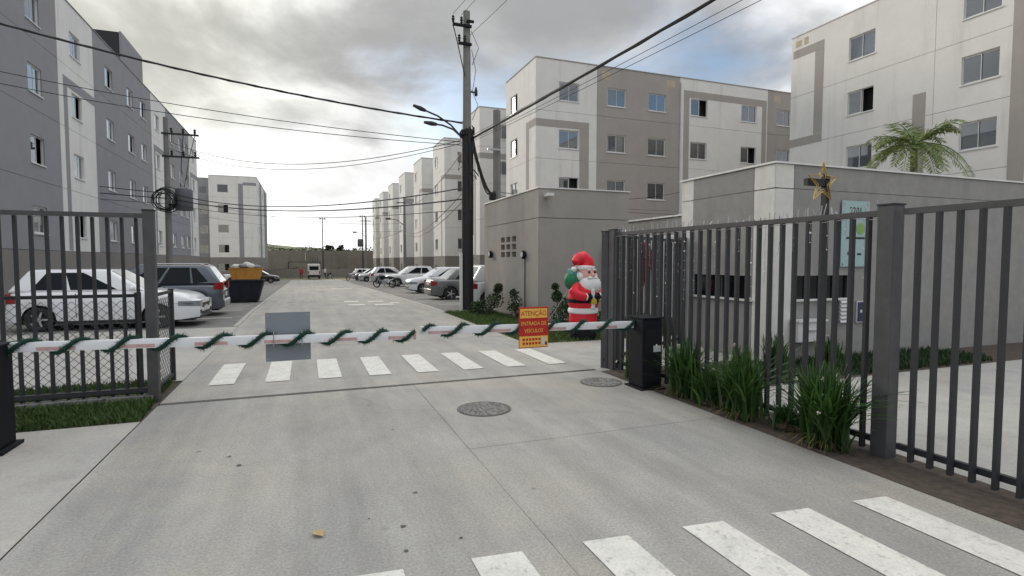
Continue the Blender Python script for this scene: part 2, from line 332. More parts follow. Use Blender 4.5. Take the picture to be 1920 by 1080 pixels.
# low kerb along both parkings: pale stones
for p, x0, x1 in ((pl, XL - .14, XL - .02), (pr, XR + .02, XR + .14)):
    y = 15.7 if x0 < 0 else 17.7
    while y < 79:
        b = min(y + 1.5, 79.5)
        m_ = MB().hexa([(x0, y + .01, gz(y) - .05), (x1, y + .01, gz(y) - .05), (x1, b - .01, gz(b) - .05), (x0, b - .01, gz(b) - .05)],
                       [(x0, y + .01, gz(y) - .008), (x1, y + .01, gz(y) - .008), (x1, b - .01, gz(b) - .008), (x0, b - .01, gz(b) - .008)])
        part('kerb_stone', m_, CONC2, p); y = b
sheet('right_path', XR + .02, 22, 7.3, 10.2, -.012, CONC2)
sheet('right_garden_path', 4.85, 22, -9, 5.6, -.012, CONC2)
sheet('right_garden_soil', 4.85, 22, 5.6, 7.3, -.02, SOIL)
sheet('right_planting_bed', XR + .02, 4.85, -9, 7.3, -.006, SOIL)
sheet('right_lawn', XR + .02, 12.3, 10.2, 17.6, -.02, mat('lawn_soil', (.10, .105, .04), .97, var=.35, scale=6))
def blades(name, label, x0, x1, y0, y1, n, h, m=GRASSM, z=-.02, inside=None):
    mb = MB()
    for _ in range(n):
        x, y = random.uniform(x0, x1), random.uniform(y0, y1)
        if inside and not inside(x, y): continue
        a = random.uniform(0, 6.28); hh = h * random.uniform(.5, 1.2); l = hh * random.uniform(.1, .7); w = .006 + .004 * random.random()
        dx, dy = math.cos(a), math.sin(a); zz = gz(y) + z
        mb.add([(x - dy * w, y + dx * w, zz), (x + dy * w, y - dx * w, zz), (x + dx * l * .4 + dy * w * .7, y + dy * l * .4 - dx * w * .7, zz + hh * .65), (x + dx * l, y + dy * l, zz + hh)], [(0, 1, 2), (0, 2, 3)])
    return tag(link(name, mb.raw(name, m)), label, 'grass', kind='stuff')
blades('verge_grass', 'short green grass around the foot of the dark fence beside the pale pavement', -4.2, -1.68, 6.75, 8.8, 12000, .09, inside=lambda x, y: x < -1.68 - .05 * (y - 6.7))
blades('lawn_grass', 'low grass beside the road at the foot of the beige booth', 4.25, 9.5, 10.2, 17.5, 26000, .09, inside=lambda x, y: not (5.85 < x < 8.9 and y > 13.6))
blades('garden_grass', 'low ground cover at the foot of the grey gatehouse wall', 4.9, 11, 5.7, 6.8, 7000, .12, LEAFB)

# ------------------------------------------------------------------ windows and buildings
WIN = {}
def win_meshes(w, h):
    if (w, h) in WIN: return WIN[(w, h)]
    f = MB(); t = .032     # local: x along the wall, y = -1 outward, z up; origin at the bottom centre of the opening, on the wall face
    f.box(-w/2, w/2, .05, .12, 0, t); f.box(-w/2, w/2, .05, .12, h - t, h); f.box(-w/2, -w/2 + t, .05, .12, t, h - t); f.box(w/2 - t, w/2, .05, .12, t, h - t)
    g = MB(); q = w/2 - t + .02
    def leaf(d): return MB().box(0, q, d, d + .004, t, h - t)
    def stile(d):
        m_ = MB()
        for a in (0, q - .022): m_.box(a, a + .022, d - .012, d + .016, t, h - t)
        m_.box(.035, q - .022, d - .012, d + .016, t, t + .035); m_.box(.035, q - .022, d - .012, d + .016, h - t - .035, h - t); return m_
    r = dict(frame=f.mesh('window_frame', FRAME), p1=leaf(.075).mesh('pane', GLASS), p2=leaf(.103).mesh('pane', GLASS), s1=stile(.075).mesh('sash', FRAME), s2=stile(.105).mesh('sash', FRAME), q=q,
             sill=bx(-w/2 - .04, w/2 + .04, -.04, .05, -.04, .005).mesh('sill', FRAME), cur=bx(-w/2 + .06, w/2 - .06, .26, .27, .02, h - .02).mesh('curtain', CURT))
    WIN[(w, h)] = r; return r
def window(parent, p, ang, w, h, full=True, var=None):
    r = win_meshes(w, h); o = link('window', r['frame'], parent, p, (0, 0, ang))
    v = var if var is not None else random.choice((0, 0, 0, 1, 1, 2, 2))
    left = -w/2 + .03
    link('pane', r['p1'], o, (left, 0, 0)); x2 = w/2 - .03 - r['q'] if v != 1 else left + .05
    link('pane', r['p2'], o, (x2, 0, 0))
    if full: link('sash', r['s1'], o, (left, 0, 0)); link('sash', r['s2'], o, (x2, 0, 0)); link('sill', r['sill'], o)
    if v == 2: link('curtain', r['cur'], o)
    return o
def facade(parent, O, ang, u0, u1, z0, z1, wins, m, name='wall_panel', thick=.14, full=True, gap=.008):
    """wall panel in the plane through O; u runs along (cos, sin) of ang, outward is to the right of u. wins: (u, z, w, h)"""
    u = Vector((math.cos(ang), math.sin(ang), 0)); n = Vector((math.sin(ang), -math.cos(ang), 0)); O = Vector(O)
    P = lambda a, z, d=0: O + u * a + Vector((0, 0, z)) - n * d
    inside = [w for w in wins if u0 - .01 < w[0] - w[2] / 2 and w[0] + w[2] / 2 < u1 + .01 and z0 - .01 < w[1] and w[1] + w[3] < z1 + .01]
    U0, U1, Z0, Z1 = u0 + gap, u1 - gap, z0 + gap, z1 - gap
    us = sorted(set([U0, U1] + [a for w in inside for a in (w[0] - w[2]/2, w[0] + w[2]/2)]))
    zs = sorted(set([Z0, Z1] + [a for w in inside for a in (w[1], w[1] + w[3])]))
    hole = lambda a, z: any(abs(a - w[0]) < w[2]/2 and w[1] < z < w[1] + w[3] for w in inside)
    mb = MB()
    for a, b in zip(us, us[1:]):
        for c, d in zip(zs, zs[1:]):
            if not hole((a + b)/2, (c + d)/2): mb.add([P(a, c), P(b, c), P(b, d), P(a, d)], [(0, 1, 2, 3)])
    def rim(a, b, c, d, th):
        for (p, q), (r, s) in (((a, c), (b, c)), ((b, c), (b, d)), ((b, d), (a, d)), ((a, d), (a, c))):
            mb.add([P(p, q), P(r, s), P(r, s, th), P(p, q, th)], [(3, 2, 1, 0)])
    rim(U0, U1, Z0, Z1, thick)
    for w in inside: rim(w[0] - w[2]/2, w[0] + w[2]/2, w[1], w[1] + w[3], thick)
    me = bpy.data.meshes.new(name); me.from_pydata(mb.v, [], mb.f); me.materials.append(m)
    o = link(name, me, parent)
    for w in inside: window(parent, P(w[0], w[1]), ang, w[2], w[3], full, w[4] if len(w) > 4 else None)
    return o
def strip(parent, O, ang, u0, u1, z0, z1, m, proud=.012, name='painted_band'):
    u = Vector((math.cos(ang), math.sin(ang), 0)); n = Vector((math.sin(ang), -math.cos(ang), 0)); O = Vector(O)
    P = lambda a, z, d: O + u * a + Vector((0, 0, z)) + n * d
    return part(name, MB().hexa([P(u0, z0, -.01), P(u1, z0, -.01), P(u1, z1, -.01), P(u0, z1, -.01)], [P(u0, z0, proud), P(u1, z0, proud), P(u1, z1, proud), P(u0, z1, proud)]), m, parent)
ROOF, PL = 13.2, 2.1
SILLS = (10.93, 8.2, 5.47, 2.74)
FL = (2.1, 4.83, 7.56, 10.29, 13.2)
def storeys(parent, O, ang, u0, u1, us, m, plinth=True, w=1.3, full=True, base=-1.2, sills=SILLS, fl=FL, ground=True):
    for k in range(4): facade(parent, O, ang, u0, u1, fl[k], fl[k + 1], [(u, sills[3 - k], w, 1.08) for u in us], m, full=full)
    if plinth: facade(parent, O, ang, u0, u1, base, fl[0], [(u, .25, w, 1.0) for u in us] if ground else [], PLINTH, full=full)
def core(parent, x0, x1, y0, y1, z0=-1.2, z1=ROOF - .35, d=.55, m=INTER):
    return part('room_core', bx(x0 + d, x1 - d, y0 + d, y1 - d, z0, z1), m, parent)
def coping(parent, x0, x1, y0, y1, z, m=None, w=.2, h=.05):
    """rim of a flat roof: four butted pieces, and the roof itself"""
    m = m or COPE; e = .03
    part('parapet_cap', bx(x0 - e, x1 + e, y0 - e, y0 + w, z, z + h), m, parent); part('parapet_cap', bx(x0 - e, x1 + e, y1 - w, y1 + e, z, z + h), m, parent)
    part('parapet_cap', bx(x0 - e, x0 + w, y0 + w, y1 - w, z, z + h), m, parent); part('parapet_cap', bx(x1 - w, x1 + e, y0 + w, y1 - w, z, z + h), m, parent)
    part('roof', bx(x0 + .02, x1 - .02, y0 + .02, y1 - .02, z - .3, z - .12), PLINTH, parent)

def row_building(y0, xe, label, near=False):
    b = thing('apartment_block', label, 'building', (0, 0, 0), 0, 'apartment blocks beside the parking')
    X = 12.4
    for wy in (y0, y0 + 10.7):
        d = 4.9
        # road side: faces -X; u runs along -Y so that outward is -X  (ang = -90deg)
        O = (X, wy + d, 0); A = R(-90)
        storeys(b, O, A, 0, d, (1.42,), WHITE, w=1.2, full=y0 < 60)
        strip(b, O, A, d - 1.45, d - .02, 9.40, 9.82, TAUPE); strip(b, O, A, d - 1.45, d - 1.05, PL + .02, 9.39, TAUPE)
        # front: faces -Y
        O = (X, wy, 0); A = 0
        if near and wy == y0:
            for (a, c, m_, us) in ((0, 3.95, WHITE, (2.1,)), (3.95, 9.9, TAUPE, (5.3, 8.2)), (9.9, 17.1, WHITE, (11.4, 15.5)), (17.1, xe - X, TAUPE, (18.55,))):
                storeys(b, O, A, a, c, us, m_)
            strip(b, O, A, .02, 3.42, 9.38, 9.80, TAUPE); strip(b, O, A, 2.77 + .02, 3.42, 7.6, 9.37, TAUPE); strip(b, O, A, 2.80, 3.42, 2.12, 7.59, TAUPE)
            strip(b, O, A, 10.2, 17.0, 12.05, 12.47, TAUPE); strip(b, O, A, 10.2, 10.62, 6.7, 12.04, TAUPE); strip(b, O, A, 16.62, 17.0, 6.7, 12.04, TAUPE); strip(b, O, A, 10.2, 17.0, 6.25, 6.69, TAUPE)
            for a in (4.55, 9.2, 17.9, 19.6): strip(b, O, A, a - .3, a + .3, 12.45, 12.95, OCHRE, .004, 'bare_patch')
            part('down_pipe', MB().tube([(X + 9.96, wy - .06, 0), (X + 9.96, wy - .06, 12.9)], .05, 8), FRAME, b)
        else:
            storeys(b, O, A, 0, 2.6, (1.75,), WHITE, w=1.0, full=y0 < 60)
            storeys(b, O, A, 2.6, xe - X, (4.5,), TAUPE, w=1.2, full=False)
            strip(b, O, A, .02, 2.58, 9.40, 9.82, TAUPE)
        core(b, X, xe, wy, wy + d)
        part('rear_wall', bx(X + .2, xe, wy + d - .12, wy + d - .004, -1.2, ROOF), TAUPE, b); part('end_wall', bx(xe - .13, xe, wy + .16, wy + d - .13, -1.2, ROOF), TAUPE, b)
        coping(b, X, xe, wy, wy + d, ROOF, TAUPE)
    part('link_wall', bx(15.4, xe, y0 + 4.9, y0 + 10.7, -1.2, ROOF - .1), WHITE, b)
    return b
row_building(28.9, 33.8, 'four storey white and taupe apartment block rising directly behind the beige booth', True)
row_building(50.7, 30, 'pale apartment block next behind the one above the beige booth')
row_building(72.4, 30, 'pale apartment block second behind the one above the booth, by parked white cars')
row_building(94.0, 30, 'pale apartment block at the far end of the right hand row')

# block whose side rises behind the gatehouse
b = thing('apartment_block', 'cream apartment block with taupe painted frame rising behind the grey gatehouse', 'building', (0, 0, 0), 0, 'apartment blocks beside the parking')
O, A = (23.9, 21.9, 0), R(-90); S2 = (10.95, 8.45, 5.93, 3.4); F2 = (2.0, 5.1, 7.62, 10.14, 13.2)
for (a, c, us) in ((0, 7.0, (3.85,)), (7.0, 14.0, (8.6, 12.3)), (14, 18, (16,))):
    storeys(b, O, A, a, c, us, WHITE if a != 7.0 else WHITE, w=1.25, sills=S2, fl=F2, ground=False)
strip(b, O, A, .12, 1.9, 12.1, 12.5, TAUPE); strip(b, O, A, 1.42, 1.9, 8.0, 12.09, TAUPE); strip(b, O, A, .02, 1.9, 7.58, 7.98, TAUPE)
strip(b, O, A, 6.2, 6.7, 2.1, 8.6, TAUPE); strip(b, O, A, 9.6, 10.1, 2.1, 12.3, TAUPE)
strip(b, O, A, .25, .6, 12.65, 12.95, OCHRE, .004, 'bare_patch'); strip(b, O, A, .75, 1.0, 12.62, 12.98, OCHRE, .004, 'bare_patch')
core(b, 23.9, 36, 3.9, 21.9)
part('rear_wall', bx(24.1, 36, 21.78, 21.896, -1.2, ROOF), TAUPE, b); part('end_wall', bx(35.87, 36, 4.05, 21.77, -1.2, ROOF), WHITE, b); part('front_wall', bx(24.1, 36, 3.9, 4.04, -1.2, ROOF), WHITE, b)
coping(b, 23.9, 36, 3.9, 21.9, ROOF, WHITE)

# left block
b = thing('apartment_block', 'long grey apartment block behind the left parking, with a dark tank on its roof', 'building', (0, 0, 0), 0, 'apartment blocks beside the parking')
O, A = (-9.75, 0, 0), R(90)
for (a, c, m_, us) in ((16, 20.5, WHITE, (18.2,)), (20.5, 29, BACKLITG, (22.6, 26.8)), (29, 33.3, WHITE, (31,)), (33.3, 44.2, BACKLITG, (35.6, 39.4, 42.2)), (44.2, 48.4, WHITE, (45.8,)), (48.4, 57, BACKLITG, (50.4, 53.6, 56.0)), (57, 61, WHITE, (59,))):
    storeys(b, O, A, a, c, us, m_, w=1.2)
    if m_ is WHITE: strip(b, O, A, a + .5, c - .02, 9.4, 9.8, BACKLITG); strip(b, O, A, a + .5, a + .9, 2.15, 9.39, BACKLITG)
core(b, -22, -9.75, 16, 61)
part('rear_wall', bx(-22, -9.95, 60.87, 60.99, -1.2, ROOF), WHITE, b); part('front_wall', bx(-22, -9.95, 16.01, 16.15, -1.2, ROOF), BACKLITG, b); part('end_wall', bx(-22, -21.87, 16.16, 60.86, -1.2, ROOF), BACKLITG, b)
coping(b, -22, -9.75, 16, 61, ROOF, BACKLITG)
part('roof_tank', bx(-12.6, -9.9, 38.2, 42.0, ROOF + .05, ROOF + 1.7), mat('dark_tank', (.03, .032, .035), .8), b); part('tank_screen', bx(-9.88, -9.78, 38.2, 42.6, ROOF + .05, ROOF + 1.75), BACKLITG, b)
# far left block
b = thing('apartment_block', 'pale far apartment block standing end on beyond the long grey block', 'building', (0, 0, 0), 0, 'apartment blocks beside the parking')
O, A = (-12.1, 83.7, 0), 0
storeys(b, O, A, 0, 5.9, (1.7,), WHITE, w=1.3, full=False)
strip(b, O, A, 3.6, 4.2, 2.12, 12.2, BACKLITG); strip(b, O, A, 4.2, 5.88, 12.0, 12.4, BACKLITG)
O2 = (-15.5, 86.5, 0); storeys(b, O2, 0, 0, 3.4, (.9, 2.3), BACKLITG, w=1.0, full=False)
O3 = (-6.2, 83.7, 0); A = R(90)
for a, c, m_, us in ((0, 5, WHITE, (3.4,)), (5, 9, BACKLITG, (7,)), (9, 14, WHITE, (11,)), (14, 21.5, BACKLITG, (17,))): storeys(b, O3, A, a, c, us, m_, w=1.2, full=False)
core(b, -12.1, -6.2, 83.7, 105); core(b, -22, -11.6, 86.5, 105)
part('side_wall', bx(-12.1, -11.98, 83.9, 86.4, -1.2, ROOF), WHITE, b); part('rear_wall', bx(-22, -6.4, 105.06, 105.2, -1.2, ROOF), WHITE, b)
coping(b, -12.1, -6.2, 83.7, 105.2, ROOF, WHITE); part('roof', bx(-22, -12.2, 86.6, 105, ROOF - .3, ROOF - .1), PLINTH, b)

# booth beside the road
b = thing('service_booth', 'windowless beige stucco booth with a square of vent holes, beside the tall pole', 'booth', (5.95, 13.65, 0))
Wb, Db, Hb = 2.85, 4.8, 3.66
def holes_panel(parent, O, ang, u0, u1, z0, z1, holes, m, thick, name='wall_panel'):
    o = facade(parent, O, ang, u0, u1, z0, z1, [], m, name, thick); return o
zj = 2.86
facade(b, (0, 0, 0), 0, 0, Wb, -.1, zj, [], BOOTHW); facade(b, (0, 0, 0), 0, 0, Wb, zj, Hb, [], BOOTHW)
facade(b, (0, Db, 0), R(-90), 0, Db, zj, Hb, [], BOOTHW)
# side with the 3 x 3 vent: build the panel with nine holes
vent = [(1.70 + .50 * i + .21, 1.80 + .235 * j, .36, .165) for i in range(3) for j in range(3)]
u = Vector((0, -1, 0)); n = Vector((-1, 0, 0)); Ov = Vector((0, Db, 0))
us = sorted(set([.008, Db - .008] + [a for w in vent for a in (w[0] - w[2]/2, w[0] + w[2]/2)])); zs = sorted(set([-.1, zj - .008] + [a for w in vent for a in (w[1], w[1] + w[3])]))
mb = MB(); P = lambda a, z, d=0: Ov + u * a + Vector((0, 0, z)) - n * d
for a, c in zip(us, us[1:]):
    for d, e in zip(zs, zs[1:]):
        if not any(abs((a + c)/2 - w[0]) < w[2]/2 and w[1] < (d + e)/2 < w[1] + w[3] for w in vent): mb.add([P(a, d), P(c, d), P(c, e), P(a, e)], [(0, 1, 2, 3)])
for w in vent:
    q = [(w[0] - w[2]/2, w[1]), (w[0] + w[2]/2, w[1]), (w[0] + w[2]/2, w[1] + w[3]), (w[0] - w[2]/2, w[1] + w[3])]
    for i in range(4): mb.add([P(*q[i]), P(*q[(i + 1) % 4]), P(*q[(i + 1) % 4], .15), P(*q[i], .15)], [(3, 2, 1, 0)])
link('vented_wall', mb.raw('vented_wall', BOOTHW), b)
part('inner_core', bx(.3, Wb - .3, .3, Db - .3, 0, Hb - .5), INTER, b)
part('rear_wall', bx(.15, Wb, Db - .12, Db - .01, -.1, Hb), BOOTHW, b); part('end_wall', bx(Wb - .12, Wb, .15, Db - .13, -.1, Hb), BOOTHW, b)
coping(b, 0, Wb, 0, Db, Hb, COPE, .12, .035)
for yy, zz in ((.95, 1.86), (3.95, 1.9)):
    l = part('wall_lamp', MB().lathe([(.02, -.02), (.10, -.02), (.13, -.05), (.13, -.09), (.09, -.12)], 14, 'x'), BLACKM, b, (0, yy, zz))
    part('lamp_lens', MB().lathe([(.001, -.135), (.07, -.13), (.085, -.115)], 14, 'x'), PLATE, l)
part('conduit', MB().tube([(-.02, .95, 1.75), (-.02, .95, 0)], .012, 6), BLACKM, b)
part('corner_camera', MB().box(.12, .30, -.35, -.05, 3.42, 3.50), FRAME, b); part('camera_bracket', bx(.19, .23, -.06, 0, 3.40, 3.52), FRAME, b)

tt = thing('wall_speaker', 'black box mounted on the booth wall behind the inflatable figure', 'box', (8.05, 13.63, 1.45)); part('case', bx(-.12, .12, -.16, 0, 0, .62), BLACKM, tt, bevel=.01); part('grille', bx(-.09, .09, -.17, -.161, .05, .57), BLACKP, tt)
# gatehouse
b = thing('gatehouse', 'flat roofed grey stucco gatehouse with pale corner strips behind the fence', 'gatehouse', (7.17, 6.83, 0))
WG, DG, HG, zj = 7.2, 2.36, 3.28, 2.88
for z0, z1 in ((-.1, zj), (zj, HG)):
    facade(b, (0, 0, 0), 0, 0, .41, z0, z1, [], GATEL); facade(b, (0, DG, 0), R(-90), DG - .45, DG, z0, z1, [], GATEL); facade(b, (0, DG, 0), R(-90), 0, .37, z0, z1, [], GATEL)
facade(b, (0, 0, 0), 0, .41, WG, zj, HG, [], GATEW); facade(b, (0, DG, 0), R(-90), .37, DG - .45, zj, HG, [], GATEW)
def openwall(O, ang, u0, u1, z0, z1, w, nm):
    uu = Vector((math.cos(ang), math.sin(ang), 0)); nn = Vector((math.sin(ang), -math.cos(ang), 0)); OO = Vector(O)
    P = lambda a, z, d=0: OO + uu * a + Vector((0, 0, z)) - nn * d
    mb = MB(); a0, a1, c0, c1 = w
    for r in ((u0, u1, z0, c0), (u0, u1, c1, z1), (u0, a0, c0, c1), (a1, u1, c0, c1)): mb.add([P(r[0], r[2]), P(r[1], r[2]), P(r[1], r[3]), P(r[0], r[3])], [(0, 1, 2, 3)])
    q = [(a0, c0), (a1, c0), (a1, c1), (a0, c1)]
    for i in range(4): mb.add([P(*q[i]), P(*q[(i + 1) % 4]), P(*q[(i + 1) % 4], .14), P(*q[i], .14)], [(3, 2, 1, 0)])
    link(nm, mb.raw(nm, GATEW), b)
    f = MB().hexa([P(a0, c0, .06), P(a1, c0, .06), P(a1, c1, .06), P(a0, c1, .06)], [P(a0, c0, .07), P(a1, c0, .07), P(a1, c1, .07), P(a0, c1, .07)])
    wn_ = part('strip_window', f, CGLASS, b)
    k = 4
    for i in range(k + 1):
        x = a0 + (a1 - a0) * i / k; fr = MB(); fr.hexa([P(x - .015, c0, .03), P(x + .015, c0, .03), P(x + .015, c1, .03), P(x - .015, c1, .03)], [P(x - .015, c0, .09), P(x + .015, c0, .09), P(x + .015, c1, .09), P(x - .015, c1, .09)]); part('mullion', fr, DARKM, wn_)
    part('window_sill', MB().hexa([P(a0 - .04, c0 - .03, -.05), P(a1 + .04, c0 - .03, -.05), P(a1 + .04, c0 + .002, -.05), P(a0 - .04, c0 + .002, -.05)], [P(a0 - .04, c0 - .03, .03), P(a1 + .04, c0 - .03, .03), P(a1 + .04, c0 + .002, .03), P(a0 - .04, c0 + .002, .03)]), GATEL, wn_)
openwall((0, 0, 0), 0, .41, WG, -.1, zj, (.45, 1.74, 1.04, 1.44), 'front_wall')
openwall((0, DG, 0), R(-90), .37, DG - .45, -.1, zj, (.40, DG - .47, 1.02, 1.43), 'side_wall')
part('inner_core', bx(.5, WG - .2, .5, DG - .1, 0, HG - .5), INTER, b); part('rear_wall', bx(.15, WG, DG - .12, DG - .01, -.1, HG), GATEW, b); part('end_wall', bx(WG - .12, WG, .15, DG - .13, -.1, HG), GATEW, b)
coping(b, 0, WG, 0, DG, HG, COPE, .12, .03)
# low wall block behind, between booth and gatehouse
b = thing('low_wall', 'low pale wall with white coping stones between the booth and the gatehouse', 'wall', (10.2, 9.3, 0))
facade(b, (0, 8.2, 0), R(-90), 0, 8.2, -.1, 2.98, [], GATEW); part('wall_body', bx(.15, .4, .02, 8.18, -.1, 2.97), GATEW, b)
for i in range(8): part('coping_stone', bx(-.05, .45, .03 + i * 1.02, 1.0 + i * 1.02, 2.985, 3.03), FRAME, b)
d = part('door', bx(-.06, -.012, 3.9, 5.9, 0, 2.45), mat('white_door_paint', (.82, .82, .81), .5), b)
part('doorway_shade', bx(-.075, -.012, 2.7, 3.8, 0, 2.3), INTER, b)  # solid dark slab on the wall, standing for the shade in a doorway
part('louvre_panel', bx(-.075, -.012, 6.0, 7.2, .1, 2.4), DARKM, b)
for zz in (1.35, 1.55): part('door_rail', bx(-.10, -.076, 2.7, 3.8, zz, zz + .07), FRAME, b)

# garland on the door
def clump(mb, c, r, n, s, flat=1.0):
    for _ in range(n):
        d = Vector((random.gauss(0, 1), random.gauss(0, 1), random.gauss(0, 1))).normalized() * r * random.random() ** .4
        p = Vector(c) + Vector((d.x, d.y, d.z * flat)); a = Vector((random.gauss(0, 1), random.gauss(0, 1), random.gauss(0, 1))).normalized() * s * random.uniform(.6, 1.3)
        e = Vector((random.gauss(0, 1), random.gauss(0, 1), random.gauss(0, 1))).normalized().cross(a).normalized() * s * .45
        mb.add([p - a, p + e, p + a, p - e], [(0, 1, 2, 3)])
REDT = leafmat('red_tinsel', (.60, .015, .035), .4, .4)
mb = MB()
for i in range(26): clump(mb, (10.06, 14.75 - .06 * (i % 3), .95 + i * .05), .12, 40, .04)
for i in range(14): clump(mb, (10.06, 14.2, 1.4 + i * .05), .10, 40, .04)
tag(link('door_garland', mb.raw('door_garland', REDT)), 'dark red tinsel garland hanging on the white door behind the fence', 'garland')

# ------------------------------------------------------------------ fittings of the gatehouse wall
t = thing('glass_address_plate', 'pale green glass address plate with a number on the gatehouse wall', 'sign', (8.98, 6.80, 1.59))
part('plate', bx(-.335, .335, -.012, .0, 0, 1.14), mat('green_glass_plate', (.33, .47, .46), .15, spec=.6), t)
for x in (-.29, .29):
    for z in (.05, 1.09): part('stud', MB().lathe([(.015, -.03), (.015, .02)], 8, 'y'), STEEL, t, (x, 0, z))
link('house_number', text_mesh('2201', .155, BLACKP), t, (0, -.0155, .97), (R(90), 0, 0))
part('green_emblem', MB().lathe([(.10, -.002), (.10, .0)], 18, 'y'), mat('leaf_green', (.22, .36, .10), .5), t, (.12, -.0165, .66))
part('small_lettering_bar', bx(-.22, .24, -.016, -.0125, .48, .515), BLACKP, t)
part('small_lettering_bar', bx(-.18, -.06, -.016, -.0125, .2, .26), mat('plum_ink', (.12, .03, .08), .5), t); part('small_lettering_bar', bx(.06, .16, -.016, -.0125, .2, .235), BLACKP, t)
t = thing('drop_box', 'white metal drop box under the gatehouse strip window', 'box', (7.87, 6.82, .34))
part('body', bx(-.31, .31, -.16, 0, 0, .33), FRAME, t, bevel=.01); part('lid', bx(-.33, .33, -.19, 0, .335, .37), FRAME, t); part('handle', bx(-.08, .08, -.185, -.162, .18, .2), STEEL, t)
t = thing('meter_louvre', 'pale slatted vent cover on the gatehouse wall beside the blue panel', 'vent', (8.8, 6.82, .6))
part('back_plate', bx(-.13, .13, -.02, 0, 0, .43), STEEL, t)
for i in range(6): part('slat', MB().hexa([(-.125, -.055, .02 + i * .068), (.125, -.055, .02 + i * .068), (.125, -.05, .03 + i * .068), (-.125, -.05, .03 + i * .068)], [(-.125, -.02, .055 + i * .068), (.125, -.02, .055 + i * .068), (.125, -.02, .065 + i * .068), (-.125, -.02, .065 + i * .068)]), FRAME, t)
t = thing('intercom_panel', 'small dark blue intercom panel in a pale frame on the gatehouse wall', 'intercom', (9.19, 6.82, .6))
part('frame', bx(-.105, .125, -.025, 0, 0, .38), PLATE, t); part('screen', bx(-.085, .065, -.034, -.026, .02, .36), mat('navy_panel', (.012, .02, .07), .3), t)
part('emblem', MB().lathe([(.03, -.003), (.03, 0)], 12, 'y'), PLATE, t, (-.01, -.035, .2))

# ------------------------------------------------------------------ fences
def bar_mesh(h, w=.05, d=.025): return bx(-w/2, w/2, -d/2, d/2, .04, h).mesh('bar', DARKM)
def fence(name, label, p0, p1, h, step, posts=(0, 1), bot=.10, spikes=True, pw=.12, bw=.05):
    p0, p1 = Vector(p0), Vector(p1); d = p1 - p0; L = d.length; a = math.atan2(d.y, d.x)
    t = thing(name, label, 'fence', p0, a)
    part('top_rail', bx(0, L, -.03, .03, h - .05, h), DARKM2, t); part('bottom_rail', bx(0, L, -.02, .02, bot, bot + .05), DARKM, t)
    me = bar_mesh(h - .052, .028, bw); n = int(L / step)
    for i in range(1, n): link('bar', me, t, (i * L / n, .052 if False else -.0 - .0, 0)) if False else link('bar', me, t, (i * L / n, -.055, 0))
    for f in posts:
        x = f * L; q = part('post', bx(x - pw/2, x + pw/2, -pw/2 + .0, pw/2, -.05, h + .035), DARKM2, t, bevel=.004, seg=1)
        part('post_cap', bx(x - pw/2 - .006, x + pw/2 + .006, -pw/2 - .006, pw/2 + .006, h + .036, h + .05), DARKM, q)
    if spikes:
        mb = MB(); k = int(L / .06)
        for i in range(k):
            x = i * L / k + random.uniform(-.02, .02); hh = random.uniform(.04, .11) * (1 if random.random() < .7 else .4)
            mb.tube([(x, random.uniform(-.02, .02), h), (x + random.uniform(-.02, .02), 0, h + hh)], .0055, 4)
        o = part('wire_tips', mb, STEEL, t); o['kind'] = 'stuff'
    return t
FH = 2.13
fence('bar_fence', 'long dark vertical bar fence running along the planting bed beside the road', (4.50, 7.36, 0), (4.68, 3.22, 0), FH, .145, (0, 1), pw=.14)
fence('bar_fence', 'dark bar fence running past the thick end post towards the street', (4.68, 3.1, 0), (4.78, -2.0, 0), FH, .145, (.5, 1), spikes=False)
fence('bar_fence', 'dark bar fence panel slanting from the road fence back to the gatehouse corner', (4.40, 7.50, 0), (7.1, 9.05, 0), FH - .02, .135, (.02, .3, .62, 1), bw=.03)
t = fence('bar_fence', 'dark tall bar fence standing on the grass verge left of the road', (-1.76, 7.72, 0), (-9.2, 7.72, 0), 2.26, .145, (0, .33, .66, 1), spikes=False, pw=.115)
part('latch_plate', bx(.02, .10, -.09, -.08, 1.85, 2.15), STEEL, t)
part('kerb_beam', bx(0, 7.3, -.08, .08, -.05, .06), POLEC, t)
# low mesh panel behind the left fence
t = thing('mesh_fence', 'low dark framed wire mesh panel beside the white parked car', 'fence', (-1.80, 7.95, 0), R(90))
part('top_rail', bx(0, 1.0, -.02, .02, 1.24, 1.28), DARKM, t); part('bottom_rail', bx(0, 1.0, -.02, .02, .06, .1), DARKM, t)
for x in (0.0, .98): part('post', bx(x - .03, x + .03, -.03, .03, -.05, 1.3), DARKM, t)
mb = MB()
for i in range(-13, 14):
    for s in (1, -1):
        x0 = i * .1
        pts = []
        for k in range(0, 24):
            z = .1 + k * .05; x = x0 + k * .05 if s > 0 else x0 + 1.2 - k * .05
            if .03 < x < .95 and z < 1.24: pts.append((x, 0, z))
        if len(pts) > 1: mb.tube([pts[0], pts[-1]], .003, 4)
o = part('wire_mesh', mb, DARKM2, t); o['kind'] = 'stuff'
t = thing('mesh_fence', 'low dark framed wire mesh panel running left behind the tall bar fence', 'fence', (-1.95, 8.0, 0), R(180))
part('top_rail', bx(0, 4, -.02, .02, 1.24, 1.28), DARKM, t); part('bottom_rail', bx(0, 4, -.02, .02, .06, .1), DARKM, t)
for x in (0.02, 2, 3.98): part('post', bx(x - .03, x + .03, -.03, .03, -.05, 1.3), DARKM, t)
mb = MB()
for i in range(-13, 42):
    for s in (1, -1):
        x0 = i * .1 if s > 0 else i * .1 + 1.2
        pts = [(x0 + s * k * .05, 0, .1 + k * .05) for k in range(23) if .05 < x0 + s * k * .05 < 3.95]
        if len(pts) > 1: mb.tube([pts[0], pts[-1]], .003, 4)
o = part('wire_mesh', mb, DARKM2, t); o['kind'] = 'stuff'
